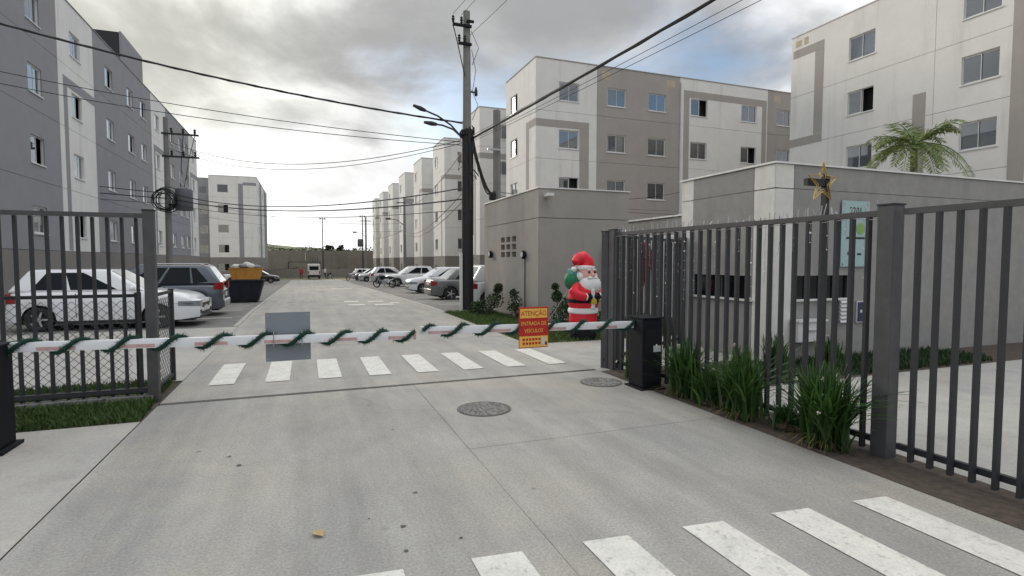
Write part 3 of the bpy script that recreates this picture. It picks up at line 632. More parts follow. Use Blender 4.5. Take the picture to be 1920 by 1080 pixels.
# string lights on the road fence
def light_string(label, p0, p1, h, n, drop):
    t = thing('string_light', label, 'string lights', p0); p0, p1 = Vector(p0), Vector(p1); d = p1 - p0; m_ = MB(); bl = MB()
    m_.tube([d * (i / 20) + Vector((0, 0, h + .012 * math.sin(i * 2.1))) for i in range(21)], .003, 4)
    for i in range(n):
        q = d * ((i + .5) / n); L = random.uniform(.15, drop); k = max(2, int(L / .12))
        m_.tube([q + Vector((random.uniform(-.01, .01), random.uniform(-.01, .01), h - L * j / k)) for j in range(k + 1)], .0022, 4)
        for j in range(1, k + 1): bl.ball(q + Vector((0, 0, h - L * j / k)), .005 if random.random() < .85 else .010, 6, 4)
    part('wire', m_, mat('clear_wire', (.25, .25, .25), .5), t); o = part('bulbs', bl, mat('bulb_white', (.85, .87, .9), .2), t); o['kind'] = 'stuff'
light_string('icicle string of small white bulbs hanging from the road fence rail', (4.43, 7.2, 0), (4.60, 3.3, 0), FH - .07, 22, .95)
light_string('icicle string of small white bulbs on the slanting fence panel', (4.7, 7.44, 0), (7.0, 8.92, 0), FH - .09, 14, .8)

# ------------------------------------------------------------------ barrier
GLIGHT = mat('arm_white', (.74, .76, .78), .35, var=.06, scale=5); ARMR = mat('arm_red', (.56, .36, .35), .4, var=.2, scale=10)
def barrier(label, boxlabel, base, x_end, z0, z1, y, side):
    t = thing('boom_barrier', label, 'barrier', base)
    w = .30
    cab = part('cabinet', bx(-.15, .15, -.17, .17, .02, .93), BLACKM, t, bevel=.02); part('foot_plate', bx(-.19, .19, -.2, .2, -.01, .02), BLACKM, t)
    part('cabinet_door', bx(-.12, .12, -.186, -.172, .1, .8), mat('cabinet_door_paint', (.010, .011, .014), .7, spec=.25), cab); part('label_plate', bx(.0, .11, -.196, -.187, .50, .58), PLATE, cab); part('top_cap', bx(-.16, .16, -.18, .18, .932, .95), BLACKM, cab)
    xr = x_end - base[0]; L = abs(xr); s = 1 if xr > 0 else -1
    ay = y - base[1]
    def P(f, dz=0, dy=0): return Vector((s * f * L, ay + dy, z0 + (z1 - z0) * f + dz))
    f0 = .0
    hx = part('arm_hub', MB().tube([(0, ay - .06, z0), (0, ay + .06, z0)], .09, 14), BLACKM, t)
    hub = part('hub_bracket', bx(-.06, .06, min(ay, -.1) - .02, max(ay, .1), z0 - .06, z0 + .06), BLACKM, t)
    n = 24; prof = [(-.022, -.045), (.022, -.045), (.03, 0), (.022, .045), (-.022, .045), (-.03, 0)]
    mb = MB(); vs = []
    for i in range(n + 1):
        p = P(i / n)
        for a, c in prof: vs.append(p + Vector((0, a, c)))
    mb.add(vs, [(i * 6 + k, i * 6 + (k + 1) % 6, (i + 1) * 6 + (k + 1) % 6, (i + 1) * 6 + k) for i in range(n) for k in range(6)] + [(0, 1, 2, 3, 4, 5), tuple(n * 6 + k for k in range(6))])
    arm = part('arm', mb, GLIGHT, t, smooth=True, angle=30)
    k = int(L / .62)
    for i in range(k):
        f = (i + .55) / k; p, q = P(f), P(min(f + .30 / L, .98))
        for sy in (-1,):
            part('red_reflector', MB().hexa([p + Vector((0, -.0315, -.002)), q + Vector((0, -.0315, -.002)), q + Vector((0, -.0265, -.036)), p + Vector((0, -.0265, -.036))], [p + Vector((0, -.02, -.002)), q + Vector((0, -.02, -.002)), q + Vector((0, -.02, -.036)), p + Vector((0, -.02, -.036))]), ARMR, arm)
    part('end_cap', bx(-.012, .012, -.034, .034, -.05, .05), ARMR if side == 'l' else GLIGHT, arm, P(1.004))
    # tinsel wound round the arm
    g = MB(); turns = L / .40; N = int(L * 420)
    for i in range(N):
        f = i / N + random.uniform(-.4, .4) * .07 / L; a = 2 * math.pi * f * turns * -s; c = P(f, math.sin(a) * .062, math.cos(a) * .045)
        for _ in range(5):
            d = Vector((random.gauss(0, 1), random.gauss(0, 1), random.gauss(0, 1))).normalized() * random.uniform(.024, .062)
            e = Vector((random.gauss(0, 1), random.gauss(0, 1), random.gauss(0, 1))).cross(d).normalized() * .0045
            g.add([c - e, c + e, c + d], [(0, 1, 2)])
    core_ = MB().tube([P(i / (N // 8), math.sin(2 * math.pi * i / (N // 8) * turns * -s) * .060, math.cos(2 * math.pi * i / (N // 8) * turns * -s) * .043) for i in range(N // 8 + 1)], .021, 6)
    gt = thing('tinsel_garland', 'dark green tinsel wound around the ' + boxlabel, 'garland', base)
    o = link('tinsel', g.raw('tinsel', TINSEL), gt); o['kind'] = 'stuff'; part('garland_core', core_, mat('garland_core_green', (.006, .032, .02), .8), gt)
    return t
barrier('black cabinet road barrier with white arm, beside the strap leaved plants', 'barrier arm carrying the red and yellow sign', (4.24, 6.15, 0), 1.25, .838, .885, 6.22, 'r')
barrier('black cabinet road barrier with white arm, beside the tall fence on the verge', 'barrier arm with the grey board behind it', (-2.7, 6.15, 0), 1.15, .905, .835, 6.26, 'l')
# sign on the right arm
SR = mat('sign_red', (.46, .02, .015), .5); SY = mat('sign_yellow', (.80, .48, .09), .5, var=.1, scale=20)
t = thing('warning_sign', 'red and yellow warning sign hung on the barrier arm', 'sign', (2.62, 6.16, .62))
part('board', bx(-.195, .195, -.004, .004, 0, .505), SR, t)
part('yellow_panel', bx(-.18, .18, -.0075, -.0045, .37, .485), SY, t); part('yellow_panel', bx(-.19, .19, -.0075, -.0045, .01, .145), SY, t)
link('lettering', text_mesh('ATENÇÃO', .088, SR, .001, .82), t, (0, -.0095, .425), (R(90), 0, 0))
link('lettering', text_mesh('ENTRADA DE', .066, SY, .001, .84), t, (0, -.0065, .30), (R(90), 0, 0)); link('lettering', text_mesh('VEÍCULOS', .066, SY, .001, .84), t, (0, -.0065, .21), (R(90), 0, 0))
for zz in (.105, .055):
    for i in range(6): part('small_mark', bx(-.15 + i * .042, -.12 + i * .042, -.0095, -.008, zz - .014, zz + .016), SR, t)
part('pictogram', bx(.105, .155, -.0095, -.008, .03, .13), PLATE, t); part('pictogram_border', bx(.15, .175, -.0095, -.008, .03, .07), BLACKP, t)
for x in (-.12, .12): part('hanger', MB().tube([(x, 0, .3), (x, .10, .29), (x, .10, .18), (x, 0, .17)], .006, 6), STEEL, t)
t0 = t
t = thing('blank_board', 'blank blue grey board hung behind the barrier arm', 'sign', (-.19, 6.33, .615))
part('board', bx(-.225, .225, -.004, .004, 0, .525), mat('blue_grey_board', (.205, .235, .262), .6), t)
for x in (-.14, .14): part('hanger', MB().tube([(x, -.0, .33), (x, -.11, .32), (x, -.11, .18), (x, 0, .17)], .006, 6), STEEL, t)

for x in (-.2, .2):
    for z in (.03, .495): part('rivet', MB().lathe([(.008, -.007), (.006, -.004)], 8, 'y'), STEEL, t, (x, 0, z))
# manholes and road litter
IRON = mat('cast_iron', (.115, .11, .102), .85, var=.7, scale=40, bump=.6, bscale=60)
def manhole(label, x, y, r):
    t = thing('manhole_cover', label, 'manhole', (x, y, 0))
    part('ring', MB().lathe([(r * .97, .0035), (r * .975, .0065), (r * .995, .0065), (r, .003)], 40, cap=False), IRON, t)
    part('cover', MB().lathe([(r * .95, .0025), (r * .94, .0062), (.001, .007)], 40, cap=False), IRON, t)
    mb = MB(); k = 10
    for i in range(-k, k + 1):
        for j in range(-k, k + 1):
            X, Y = i * r * .09, j * r * .09
            if X * X + Y * Y < (r * .9) ** 2 and random.random() < .8: w_ = random.uniform(.005, .010); mb.box(X - w_, X + w_, Y - w_, Y + w_, .006, .0105)
    o = part('tread_studs', mb, mat('worn_iron', (.34, .33, .31), .7, var=.3, scale=20), t); o['kind'] = 'stuff'
manhole('round iron manhole cover in the middle of the road', 1.88, 5.86, .31)
manhole('round iron manhole cover near the barrier cabinet', 3.82, 6.58, .29)
tag(link('dry_leaf', MB().add([(0, -.05, .012), (.035, 0, .03), (0, .06, .014), (-.04, 0, .028), (0, 0, .01)], [(0, 1, 4), (1, 2, 4), (2, 3, 4), (3, 0, 4)]).raw('dry_leaf', mat('dry_leaf', (.45, .33, .16), .8)), None, (.045, 3.49, .0), (0, 0, .6)), 'small curled dry leaf lying on the concrete road', 'leaf')
sp = MB()
for (x, y, r) in ((.55, 3.42, .018), (.72, 3.9, .015), (.52, 3.12, .014), (.86, 3.15, .012), (-.85, 3.25, .02), (-.55, 4.95, .02), (-.65, 5.2, .016), (.36, 3.6, .009)):
    n = 9; sp.add([(x + r * random.uniform(.7, 1.4) * math.cos(k * .698), y + r * random.uniform(.6, 1.2) * math.sin(k * .698), .0045) for k in range(n)], [tuple(range(n))])
def crack(pts, w):
    mb = MB(); vs = []; q = []
    for (a, b) in zip(pts, pts[1:]):
        for k in range(6): f = k / 6; q.append((a[0] + (b[0] - a[0]) * f + random.uniform(-.02, .02), a[1] + (b[1] - a[1]) * f + random.uniform(-.02, .02)))
    for i, p in enumerate(q):
        d = Vector((q[min(i + 1, len(q) - 1)][0] - q[max(i - 1, 0)][0], q[min(i + 1, len(q) - 1)][1] - q[max(i - 1, 0)][1], 0)).normalized(); ww = w * random.uniform(.4, 1.2); vs += [(p[0] - d.y * ww, p[1] + d.x * ww, .0042), (p[0] + d.y * ww, p[1] - d.x * ww, .0042)]
    link('crack', mb.add(vs, [(2 * i, 2 * i + 1, 2 * i + 3, 2 * i + 2) for i in range(len(q) - 1)]).raw('crack', JOINT), road)
crack([(2.2, 5.7), (2.7, 5.35), (3.1, 5.3), (3.7, 4.9)], .0015); crack([(1.5, 5.9), (.9, 6.2), (.6, 6.9), (.2, 7.3)], .0014)
o = link('gum_spots', sp.raw('gum_spots', mat('old_gum', (.10, .097, .09), .9, var=.4, scale=40)), road)

# ------------------------------------------------------------------ plants
def strap_plant(label, x, y, h, n, spread, seed):
    rnd = random.Random(seed); mb = MB(); fl = MB()
    for i in range(n):
        a = rnd.uniform(0, 6.283); lean = min(abs(rnd.gauss(0, .42)) * spread, .95); L = h * rnd.uniform(.55, 1.12); w = rnd.uniform(.009, .018)
        bx0, by0 = rnd.gauss(0, .055), rnd.gauss(0, .075); dx, dy = math.cos(a), math.sin(a); px_, py_ = -dy, dx; pts = []
        k = 6
        for j in range(k + 1):
            f = j / k; out = lean * L * (f ** 1.8) ; up = L * (f - .32 * lean * f * f * f)
            pts.append((bx0 + dx * out, by0 + dy * out, up, w * (1 - .85 * f ** 2.5) * (.6 + .8 * min(f * 3, 1) * .5)))
        vs = []
        for (X, Y, Z, ww) in pts: vs += [(X - px_ * ww, Y - py_ * ww, Z), (X + px_ * ww, Y + py_ * ww, Z + .002)]
        mb.add(vs, [(2 * j, 2 * j + 1, 2 * j + 3, 2 * j + 2) for j in range(k)])
        if i % 140 == 0: X, Y, Z, _ = pts[-1]; clump(fl, (X, Y, Z), .018, 8, .014)
    t = thing('strap_leaf_plant', label, 'plant', (x, y, 0), 0, 'strap leaved plants along the fence')
    o = link('leaves', mb.raw('leaves', LEAFD), t); dd = MB()
    for i in range(n // 7):
        a = rnd.uniform(0, 6.283); L = h * rnd.uniform(.3, .75); e = rnd.uniform(.5, .95); p0 = (rnd.gauss(0, .06), rnd.gauss(0, .06)); c, s_ = math.cos(a), math.sin(a); w = .006; vs = []
        for j in range(5): f = j / 4; X, Y, Z = p0[0] + c * L * e * f, p0[1] + s_ * L * e * f, L * (.75 * f - .7 * f * f) + .015; vs += [(X - s_ * w * (1 - .8 * f), Y + c * w * (1 - .8 * f), Z), (X + s_ * w * (1 - .8 * f), Y - c * w * (1 - .8 * f), Z)]
        dd.add(vs, [(2 * j, 2 * j + 1, 2 * j + 3, 2 * j + 2) for j in range(4)])
    link('dry_leaves', dd.raw('dry_leaves', DRYL), t); part('stem_base', MB().lathe([(.09, -.01), (.11, .03), (.06, .10)], 10), SOIL, t)
    o = link('flowers', fl.raw('flowers', mat('cream_petal', (.7, .68, .55), .7)), t); o['kind'] = 'stuff'
strap_plant('largest strap leaved green plant beside the thick fence post', 4.42, 3.58, .74, 520, 1.25, 3)
strap_plant('strap leaved green plant midway along the fence bed', 4.40, 4.58, .74, 420, 1.05, 5)
strap_plant('bushy strap leaved green plant next to the barrier cabinet', 4.42, 5.55, .70, 380, 1.05, 8)
strap_plant('short strap leaved plant between the two tall plants nearer the barrier cabinet', 4.42, 5.10, .46, 240, 1.1, 9)
strap_plant('low strap leaved plant behind the barrier cabinet', 4.42, 6.62, .42, 200, .9, 11)
strap_plant('small sprawling strap leaved plant between the largest plant and the middle plant', 4.50, 4.08, .28, 120, 1.3, 21)
strap_plant('strap leaved plant at the foot of the gatehouse wall', 6.3, 5.9, .62, 220, .5, 31)
strap_plant('second strap leaved plant at the foot of the gatehouse wall', 7.6, 6.1, .5, 200, .6, 33)
def bush(name, label, x, y, blobs, n, s, m=LEAFB, cat='bush', group=None):
    t = thing(name, label, cat, (x, y, gz(y) - .02), 0, group); mb = MB(); st = MB()
    for (bx_, by_, bz, r) in blobs:
        clump(mb, (bx_, by_, bz), r, n, s); st.tube([(0, 0, 0), (bx_ * .5, by_ * .5, bz * .5), (bx_, by_, bz)], [.02, .014, .006], 5)
    link('foliage', mb.raw('foliage', m), t); part('stem', st, BARK, t); return t
bush('shrub', 'dark leafy shrub at the foot of the tall pole beside the booth', 5.3, 16.3, [(0, 0, .28, .34), (.25, -.2, .5, .28), (.3, -.3, .85, .16), (-.3, .1, .22, .24)], 330, .045)
bush('shrub', 'small thin shrub against the beige booth wall', 5.65, 14.6, [(0, 0, .5, .22), (0, .1, .25, .25), (-.1, -.1, .75, .15)], 130, .05)
bush('shrub', 'tall pointed dark shrub between the booth and the inflatable figure', 6.1, 12.6, [(0, 0, .3, .3), (.2, 0, .55, .22), (-.1, 0, .8, .15), (-.15, 0, 1.05, .09), (.45, 0, .3, .26)], 220, .05)
bush('shrub', 'low dark shrub beside the inflatable figure base', 6.1, 11.3, [(0, 0, .25, .3), (.4, 0, .25, .3)], 260, .05)

def tree(label, x, y, h, crown, n, s, m, group=None, name='tree', tr=.09, z=None):
    z = gz(y) - .03 if z is None else z
    t = thing(name, label, 'tree', (x, y, z), 0, group); tk = MB(); cr_ = MB()
    tk.tube([(0, 0, 0), (.03, .02, h * .35), (-.02, .04, h * .7), (0, 0, h)], [tr, tr * .8, tr * .6, tr * .25], 9)
    for (bx_, by_, bz, r) in crown:
        tk.tube([(0, 0, h * .6), (bx_ * .5, by_ * .5, (h * .6 + bz) / 2 + .1), (bx_, by_, bz)], [tr * .45, tr * .3, tr * .1], 6)
        k = 7
        for _ in range(k):
            d = Vector((random.gauss(0, 1), random.gauss(0, 1), random.gauss(0, .8))).normalized() * r * random.uniform(.35, 1)
            clump(cr_, (bx_ + d.x, by_ + d.y, bz + d.z), r * .38, n, s)
    part('trunk', tk, BARK, t, smooth=True); link('crown', cr_.raw('crown', m), t); return t
def palm(label, x, y, h, fronds, L):
    t = thing('palm_tree', label, 'tree', (x, y, -.02)); tk = MB()
    tk.tube([(0, 0, 0), (.05, 0, h * .3), (.02, .03, h * .7), (0, 0, h)], [.14, .11, .09, .08], 10)
    part('trunk', tk, BARK, t, smooth=True); cr_ = MB(); rc = MB()
    for i in range(fronds):
        a = 6.283 * i / fronds + random.uniform(-.2, .2); el = random.uniform(.0, 1.0); LL = L * random.uniform(.8, 1.1); pts = []
        for j in range(15):
            f = j / 14; r = LL * (f * (1 - .25 * f)) * math.cos(el * (1 - .3 * f)); zz = h + LL * (math.sin(el) * f - .75 * f * f * (1 - .4 * math.sin(el)))
            pts.append(Vector((math.cos(a) * r, math.sin(a) * r, zz)))
        rc.tube(pts, [.02 * (1 - .8 * k / 14) for k in range(15)], 5)
        for j in range(2, 14):
            for q in range(3):
                p = pts[j].lerp(pts[j + 1], q / 3); d = (pts[j + 1] - pts[j]).normalized(); sd_ = d.cross(Vector((0, 0, 1))).normalized()
                for s in (-1, 1):
                    ll = LL * .24 * (1 - abs(j / 14 - .4)) * random.uniform(.7, 1.1); e = p + (sd_ * s + d * .7 + Vector((0, 0, random.uniform(-.7, .1)))).normalized() * ll
                    mid = p.lerp(e, .45) + d * .015; cr_.add([p, mid - d * .03, e, mid + d * .008], [(0, 1, 2, 3)])
    link('fronds', cr_.raw('fronds', LEAFT), t); part('frond_ribs', rc, LEAFT, t)
palm('feathery palm rising behind the gatehouse roof in front of the cream block', 14.9, 9.7, 4.7, 26, 1.7)

# ------------------------------------------------------------------ inflatable christmas figure
INR = mat('red_inflatable_cloth', (.70, .012, .03), .55, var=.14, scale=6, bump=1.0, bscale=16); INW = mat('white_inflatable_cloth', (.78, .78, .78), .7, bump=.9, bscale=26)
ING = mat('green_sack_cloth', (.01, .16, .07), .6, bump=.3, bscale=12); SKIN = mat('pale_pink_cloth', (.76, .42, .36), .6); GOLD = mat('yellow_buckle_cloth', (.55, .42, .04), .5)
t = thing('inflatable_figure', 'inflatable figure with white beard, red hat and coat standing by the beige booth', 'inflatable', (5.66, 10.55, -.01), R(12))
part('boots', MB().lathe([(.24, 0), (.29, .03), (.30, .15), (.28, .24)], 20), BLACKM, t, smooth=True)
part('trousers', MB().lathe([(.27, .23), (.305, .30), (.31, .45), (.30, .56)], 22), INR, t, smooth=True)
part('coat_hem', MB().lathe([(.29, .55), (.33, .58), (.335, .64), (.31, .68)], 22), INW, t, smooth=True)
part('coat', MB().lathe([(.30, .67), (.33, .76), (.335, .92), (.315, 1.05), (.27, 1.18), (.16, 1.28)], 22), INR, t, smooth=True)
part('belt', MB().lathe([(.325, .79), (.348, .80), (.348, .87), (.325, .88)], 22, cap=False), BLACKM, t, smooth=True)
part('coat_front_trim', MB().box(-.045, .045, -.352, -.29, .67, .79).box(-.045, .045, -.345, -.28, .885, 1.1), INW, t, bevel=.015)
part('buckle', bx(-.075, .075, -.372, -.335, .775, .895), GOLD, t, bevel=.012)
part('head', MB().ball((.03, -.05, 1.41), .215, 18, 12, (1, .98, 1.0)), SKIN, t, smooth=True)
hd = part('beard', MB().ball((.07, -.12, 1.16), .285, 18, 12, (1.0, .8, .86)).ball((-.15, -.07, 1.36), .10, 12, 8).ball((.22, -.07, 1.35), .10, 12, 8).ball((-.02, -.265, 1.335), .06, 10, 7, (1.3, .7, .6)).ball((.10, -.265, 1.335), .06, 10, 7, (1.3, .7, .6)), INW, t, smooth=True)
part('nose', MB().ball((.04, -.275, 1.395), .045, 10, 7), SKIN, t, smooth=True); part('mouth', MB().ball((.045, -.285, 1.295), .022, 10, 6, (1.3, .5, .8)), INR, t, smooth=True)
for x in (-.04, .12): part('eye', MB().ball((x, -.245, 1.455), .026, 8, 6), BLACKP, t, smooth=True); part('eyebrow', MB().ball((x, -.24, 1.505), .038, 8, 6, (1.3, .5, .5)), INW, t, smooth=True)
part('hat_brim', MB().lathe([(.20, 1.50), (.235, 1.53), (.235, 1.575), (.20, 1.60)], 20, c=(.01, -.01, 0)), INW, t, smooth=True)
hat = MB(); hat.tube([(.03, -.01, 1.57), (.02, -.01, 1.68), (-.06, -.01, 1.76), (-.17, -.02, 1.74), (-.25, -.03, 1.66), (-.29, -.03, 1.57)], [.215, .20, .16, .12, .09, .05], 16)
part('hat', hat, INR, t, smooth=True); part('hat_pompom', MB().ball((-.30, -.05, 1.52), .062), INW, t, smooth=True)
part('gift_sack', MB().ball((-.27, .06, 1.27), .17, 14, 10, (1, 1, 1.2)), ING, t, smooth=True); part('sack_gift', bx(-.36, -.2, -.06, .1, 1.40, 1.53), mat('teal_gift', (.10, .36, .30), .5), t, bevel=.02)
part('arm', MB().tube([(-.22, -.05, 1.18), (-.34, -.12, 1.04), (-.32, -.24, .96), (-.18, -.32, .93)], [.10, .115, .105, .085], 14), INR, t, smooth=True)
part('arm', MB().tube([(.22, -.05, 1.16), (.31, -.12, 1.02), (.28, -.24, .95), (.16, -.32, .93)], [.10, .11, .10, .08], 14), INR, t, smooth=True)
for s, x in ((-1, -.20), (1, .18)): part('cuff', MB().ball((x, -.315, .935), .085, 12, 8, (.6, 1, 1)), INW, t, smooth=True); part('mitten', MB().ball((x * .62, -.345, .925), .085, 12, 8, (1.1, .8, .8)).ball((x * .62, -.37, .985), .035, 8, 6), BLACKM, t, smooth=True)

for pts in ([(.27, .1, 1.1), (.75, .5, .0)], [(-.3, .1, 1.1), (-.8, .6, .0)]): part('tether_cord', MB().tube(pts, .004, 4), PLATE, t)
# star on its post
t = thing('camera_post', 'black post with a short black arm rising behind the fence in front of the gatehouse', 'post', (7.28, 6.0, 0))
part('post', bx(-.04, .04, -.04, .04, -.05, 2.95), BLACKP, t); part('arm', bx(-.40, -.042, -.035, .035, 2.80, 2.90), BLACKP, t); part('base_plate', bx(-.1, .1, -.1, .1, -.02, .012), BLACKP, t)
t = thing('star_ornament', 'gold tube star ornament fixed to the black post in front of the gatehouse', 'ornament', (7.14, 5.93, 2.84))
pts = [(math.sin(R(36 * i)) * (.30 if i % 2 == 0 else .13), -.0, math.cos(R(36 * i)) * (.30 if i % 2 == 0 else .13)) for i in range(11)]
part('star_tube', MB().tube(pts, .011, 6), mat('gold_tube', (.52, .34, .08), .35, .4), t)
pts2 = [(p[0] * .72, p[1], p[2] * .72) for p in pts]; part('inner_tube', MB().tube(pts2, .007, 6), MATS['gold_tube'], t)
part('fixing', MB().tube([(.0, .0, .13), (.14, .03, .05)], .008, 5), BLACKM, t)

# ------------------------------------------------------------------ vehicles
WHEELS = {}
def wheel_parts(t, x, y, r, w=.19):
    key = (r, w)
    if key not in WHEELS:
        ty = MB().lathe([(r * .66, -w/2), (r * .93, -w/2), (r, -w/2 + .03), (r, w/2 - .03), (r * .93, w/2), (r * .66, w/2)], 24, 'y', cap=False).mesh('tyre', RUBBER, smooth=True)
        rm = MB().lathe([(r * .67, -w/2 + .01), (r * .67, w/2 - .01)], 20, 'y', cap=False)
        for s in (-1, 1):
            rm.lathe([(.001, s * (w/2 - .045)), (r * .2, s * (w/2 - .035))], 12, 'y', cap=False)
            for k in range(5):
                a = 2 * math.pi * k / 5; c, sn = math.cos(a), math.sin(a); q = r * .085; e = s * (w/2 - .03)
                rm.add([(-sn * q + c * r * .1, e, c * q + sn * r * .1), (sn * q + c * r * .1, e, -c * q + sn * r * .1), (sn * q * .8 + c * r * .66, e, -c * q * .8 + sn * r * .66), (-sn * q * .8 + c * r * .66, e, c * q * .8 + sn * r * .66)], [(0, 1, 2, 3)])
        bk = MB().lathe([(.001, 0), (r * .66, 0)], 20, 'y', cap=False).mesh('brake_disc', BLACKP)
        WHEELS[key] = (ty, rm.mesh('rim', ALLOY), bk)
    ty, rm, bk = WHEELS[key]; o = link('wheel', ty, t, (x, y, r)); link('rim', rm, o); link('brake_disc', bk, o); return o
def interp(prof, x):
    for (a, b), (c, d) in zip(prof, prof[1:]):
        if x <= c: f = (x - a) / (c - a) if c > a else 0; f = max(0, min(1, f)); return b + (d - b) * f
    return prof[-1][1]
def car(label, p, loc, rz, group='cars parked in the bays', cat='car', name='parked_car'):
    """+X is the nose. p: L, W, belt profile, cabin (rear base, rear roof, front roof, front base), H, colour, wheels"""
    t = thing(name, label, cat, loc, rz, group)
    L, W, H, r = p['L'], p['W'], p['H'], p['r']; x0 = -L / 2; wx = (x0 + p['rw'], x0 + p['fw']); hw = W / 2
    paint = p['m']; prof = [(x0 + a, z) for a, z in p['top']]
    xs = set()
    for i in range(31): xs.add(round(x0 + L * i / 30, 4))
    for c in wx:
        for k in range(-8, 9): xs.add(round(c + (r + .055) * math.sin(math.pi / 2 * k / 8), 4))
    for d in (.02, .06, .12, .2): xs.add(x0 + d); xs.add(-x0 - d)
    xs = sorted(xs); mb = MB(); vs = []; K = 8
    for x in xs:
        e = min(x - x0, -x0 - x); rd = max(0, 1 - e / .42); wid = hw * (1 - .17 * rd ** 2.2); zt = interp(prof, x); 
        zb = .20 + .06 * max(0, 1 - e / .5)
        for c in wx:
            if abs(x - c) < r + .055: zb = max(zb, r + math.sqrt(max(0, (r + .055) ** 2 - (x - c) ** 2)))
        tuck = .035 * max(0, 1 - e / .10)
        zs = zt - .07; zb = min(zb, zs - .05)
        ring = [(wid * .955, zb), (wid * .995, zb + (zs - zb) * .35), (wid, zb + (zs - zb) * .6), (wid * .985, zs - .02), (wid * .955, zs + .03 - tuck), (wid * .88, zt - tuck * .6), (wid * .5, zt + .018 - tuck), (0, zt + .024 - tuck)]
        vs += [(x, y, z) for y, z in ring] + [(x, -y, z) for y, z in reversed(ring[:-1])]
    n = 2 * K - 1
    fs = [(i * n + k, i * n + k + 1, (i + 1) * n + k + 1, (i + 1) * n + k) for i in range(len(xs) - 1) for k in range(n - 1)]
    fs += [tuple(range(n)), tuple((len(xs) - 1) * n + k for k in range(n))]
    mb.add(vs, fs); body = part('body', mb, paint, t, smooth=True, angle=50)
    part('underbody', bx(x0 + .15, -x0 - .15, -hw * .8, hw * .8, .17, .5), BLACKP, t)
    for c in wx:      # inner arch
        part('wheel_housing', bx(c - r - .06, c + r + .06, -hw * .93, hw * .93, .3, r * 2 + .04), BLACKP, t) if False else None
    # cabin
    a0, a1, a2, a3 = [x0 + q for q in p['cab']]; zb0 = p['belt']; hb, ht = hw * .945, hw * .755
    Vb = [(a0, -hb, zb0), (a3, -hb, zb0), (a3, hb, zb0), (a0, hb, zb0)]; Vt = [(a1, -ht, H), (a2, -ht, H), (a2, ht, H), (a1, ht, H)]
    part('cabin', MB().hexa(Vb, Vt), paint, body, smooth=True, bevel=.075, seg=4, angle=20)
    def face(A, B, C, D, poly, m, nm, par=t, off=.006):
        A, B, C, D = map(Vector, (A, B, C, D)); nn = (B - A).cross(D - A).normalized()
        cen = (A + B + C + D) / 4
        if nn.dot(cen - Vector((0, 0, .8))) < 0: nn = -nn
        q = [(A.lerp(B, s).lerp(D.lerp(C, s), v)) for s, v in poly]; k = len(q)
        vv = [v - nn * .02 for v in q] + [v + nn * off for v in q]
        return part(nm, MB().add(vv, [tuple(range(k)), tuple(range(k, 2 * k))] + [(i, (i + 1) % k, k + (i + 1) % k, k + i) for i in range(k)]), m, par)
    rs = abs(a1 - a0) / (a3 - a0); fsn = abs(a3 - a2) / (a3 - a0)
    for s in (-1, 1):
        i, j = (0, 1) if s < 0 else (3, 2)
        A, B, C, D = Vb[i], Vb[j], Vt[j], Vt[i]
        for w in p['win']: face(A, B, C, D, w, CGLASS, 'side_window')
        for dx in p.get('handle', ()): part('door_handle', bx(x0 + dx - .09, x0 + dx + .09, s * hw * .975 - .018, s * hw * .975 + .018, p['belt'] - .16, p['belt'] - .125), p.get('trim', paint), t)
        for dx in p.get('door', ()): part('door_gap', bx(x0 + dx - .006, x0 + dx + .006, s * hw * .985 - .012, s * hw * .985 + .0065, .33, p['belt'] - .03), BLACKP, t)
        part('mirror', MB().ball((a3 - .30, s * (hw + .05), p['belt'] + .08), .1, 10, 7, (.55, .9, .7)), paint, t, smooth=True)
        for c in wx: wheel_parts(t, c, s * (hw - .10), r)
        part('sill_trim', bx(wx[0] + r + .07, wx[1] - r - .07, s * hw * .95 - .02, s * hw * .95 + .02, .17, .25), BLACKP, t)
        zl = p['top'][-1][1]; zr = p['top'][0][1]
        def lamp(nm, front, za, zb_, ya, depth, m):
            # a lens that wraps the corner: end face from y = ya outwards, then back along the flank
            pts = []
            ex = -x0 if front else x0; sg = 1 if front else -1
            wid = lambda x: hw * (1 - .17 * max(0, 1 - min(x - x0, -x0 - x) / .42) ** 2.2)
            pts.append((ex + sg * .012, s * ya * hw)); pts.append((ex + sg * .012, s * (wid(ex) - .03))); pts.append((ex + sg * .0, s * (wid(ex) + .006)))
            for q in (.12, .3, .55, .8, 1): x = ex - sg * depth * q; pts.append((x, s * (wid(x) * .998 + .007)))
            inn = [(ex - sg * .06, s * ya * hw)] + [(p_[0] - sg * .05, p_[1] - s * .06) for p_ in pts[1:-1]] + [(pts[-1][0], pts[-1][1] - s * .03)]
            k = len(pts); mb_ = MB()
            def ht(i): f = i / (k - 1); return (za + (zb_ - za) * (.22 * f if front else .05 * f), zb_ - (.0 if front else .25 * (zb_ - za) * f))
            vs_ = [(p_[0], p_[1], ht(i)[0]) for i, p_ in enumerate(pts)] + [(p_[0], p_[1], ht(i)[1]) for i, p_ in enumerate(pts)] + [(p_[0], p_[1], ht(i)[0]) for i, p_ in enumerate(inn)] + [(p_[0], p_[1], ht(i)[1]) for i, p_ in enumerate(inn)]
            fs_ = []
            for i in range(k - 1): fs_ += [(i, i + 1, k + i + 1, k + i), (2 * k + i, 3 * k + i, 3 * k + i + 1, 2 * k + i + 1), (i, 2 * k + i, 2 * k + i + 1, i + 1), (k + i, k + i + 1, 3 * k + i + 1, 3 * k + i)]
            fs_ += [(0, k, 3 * k, 2 * k), (k - 1, 3 * k - 1, 4 * k - 1, 2 * k - 1)]
            return part(nm, mb_.add(vs_, fs_), m, t)
        h_ = lamp('headlight', True, zl - .17, zl - .02, .50, .46, LAMPC)
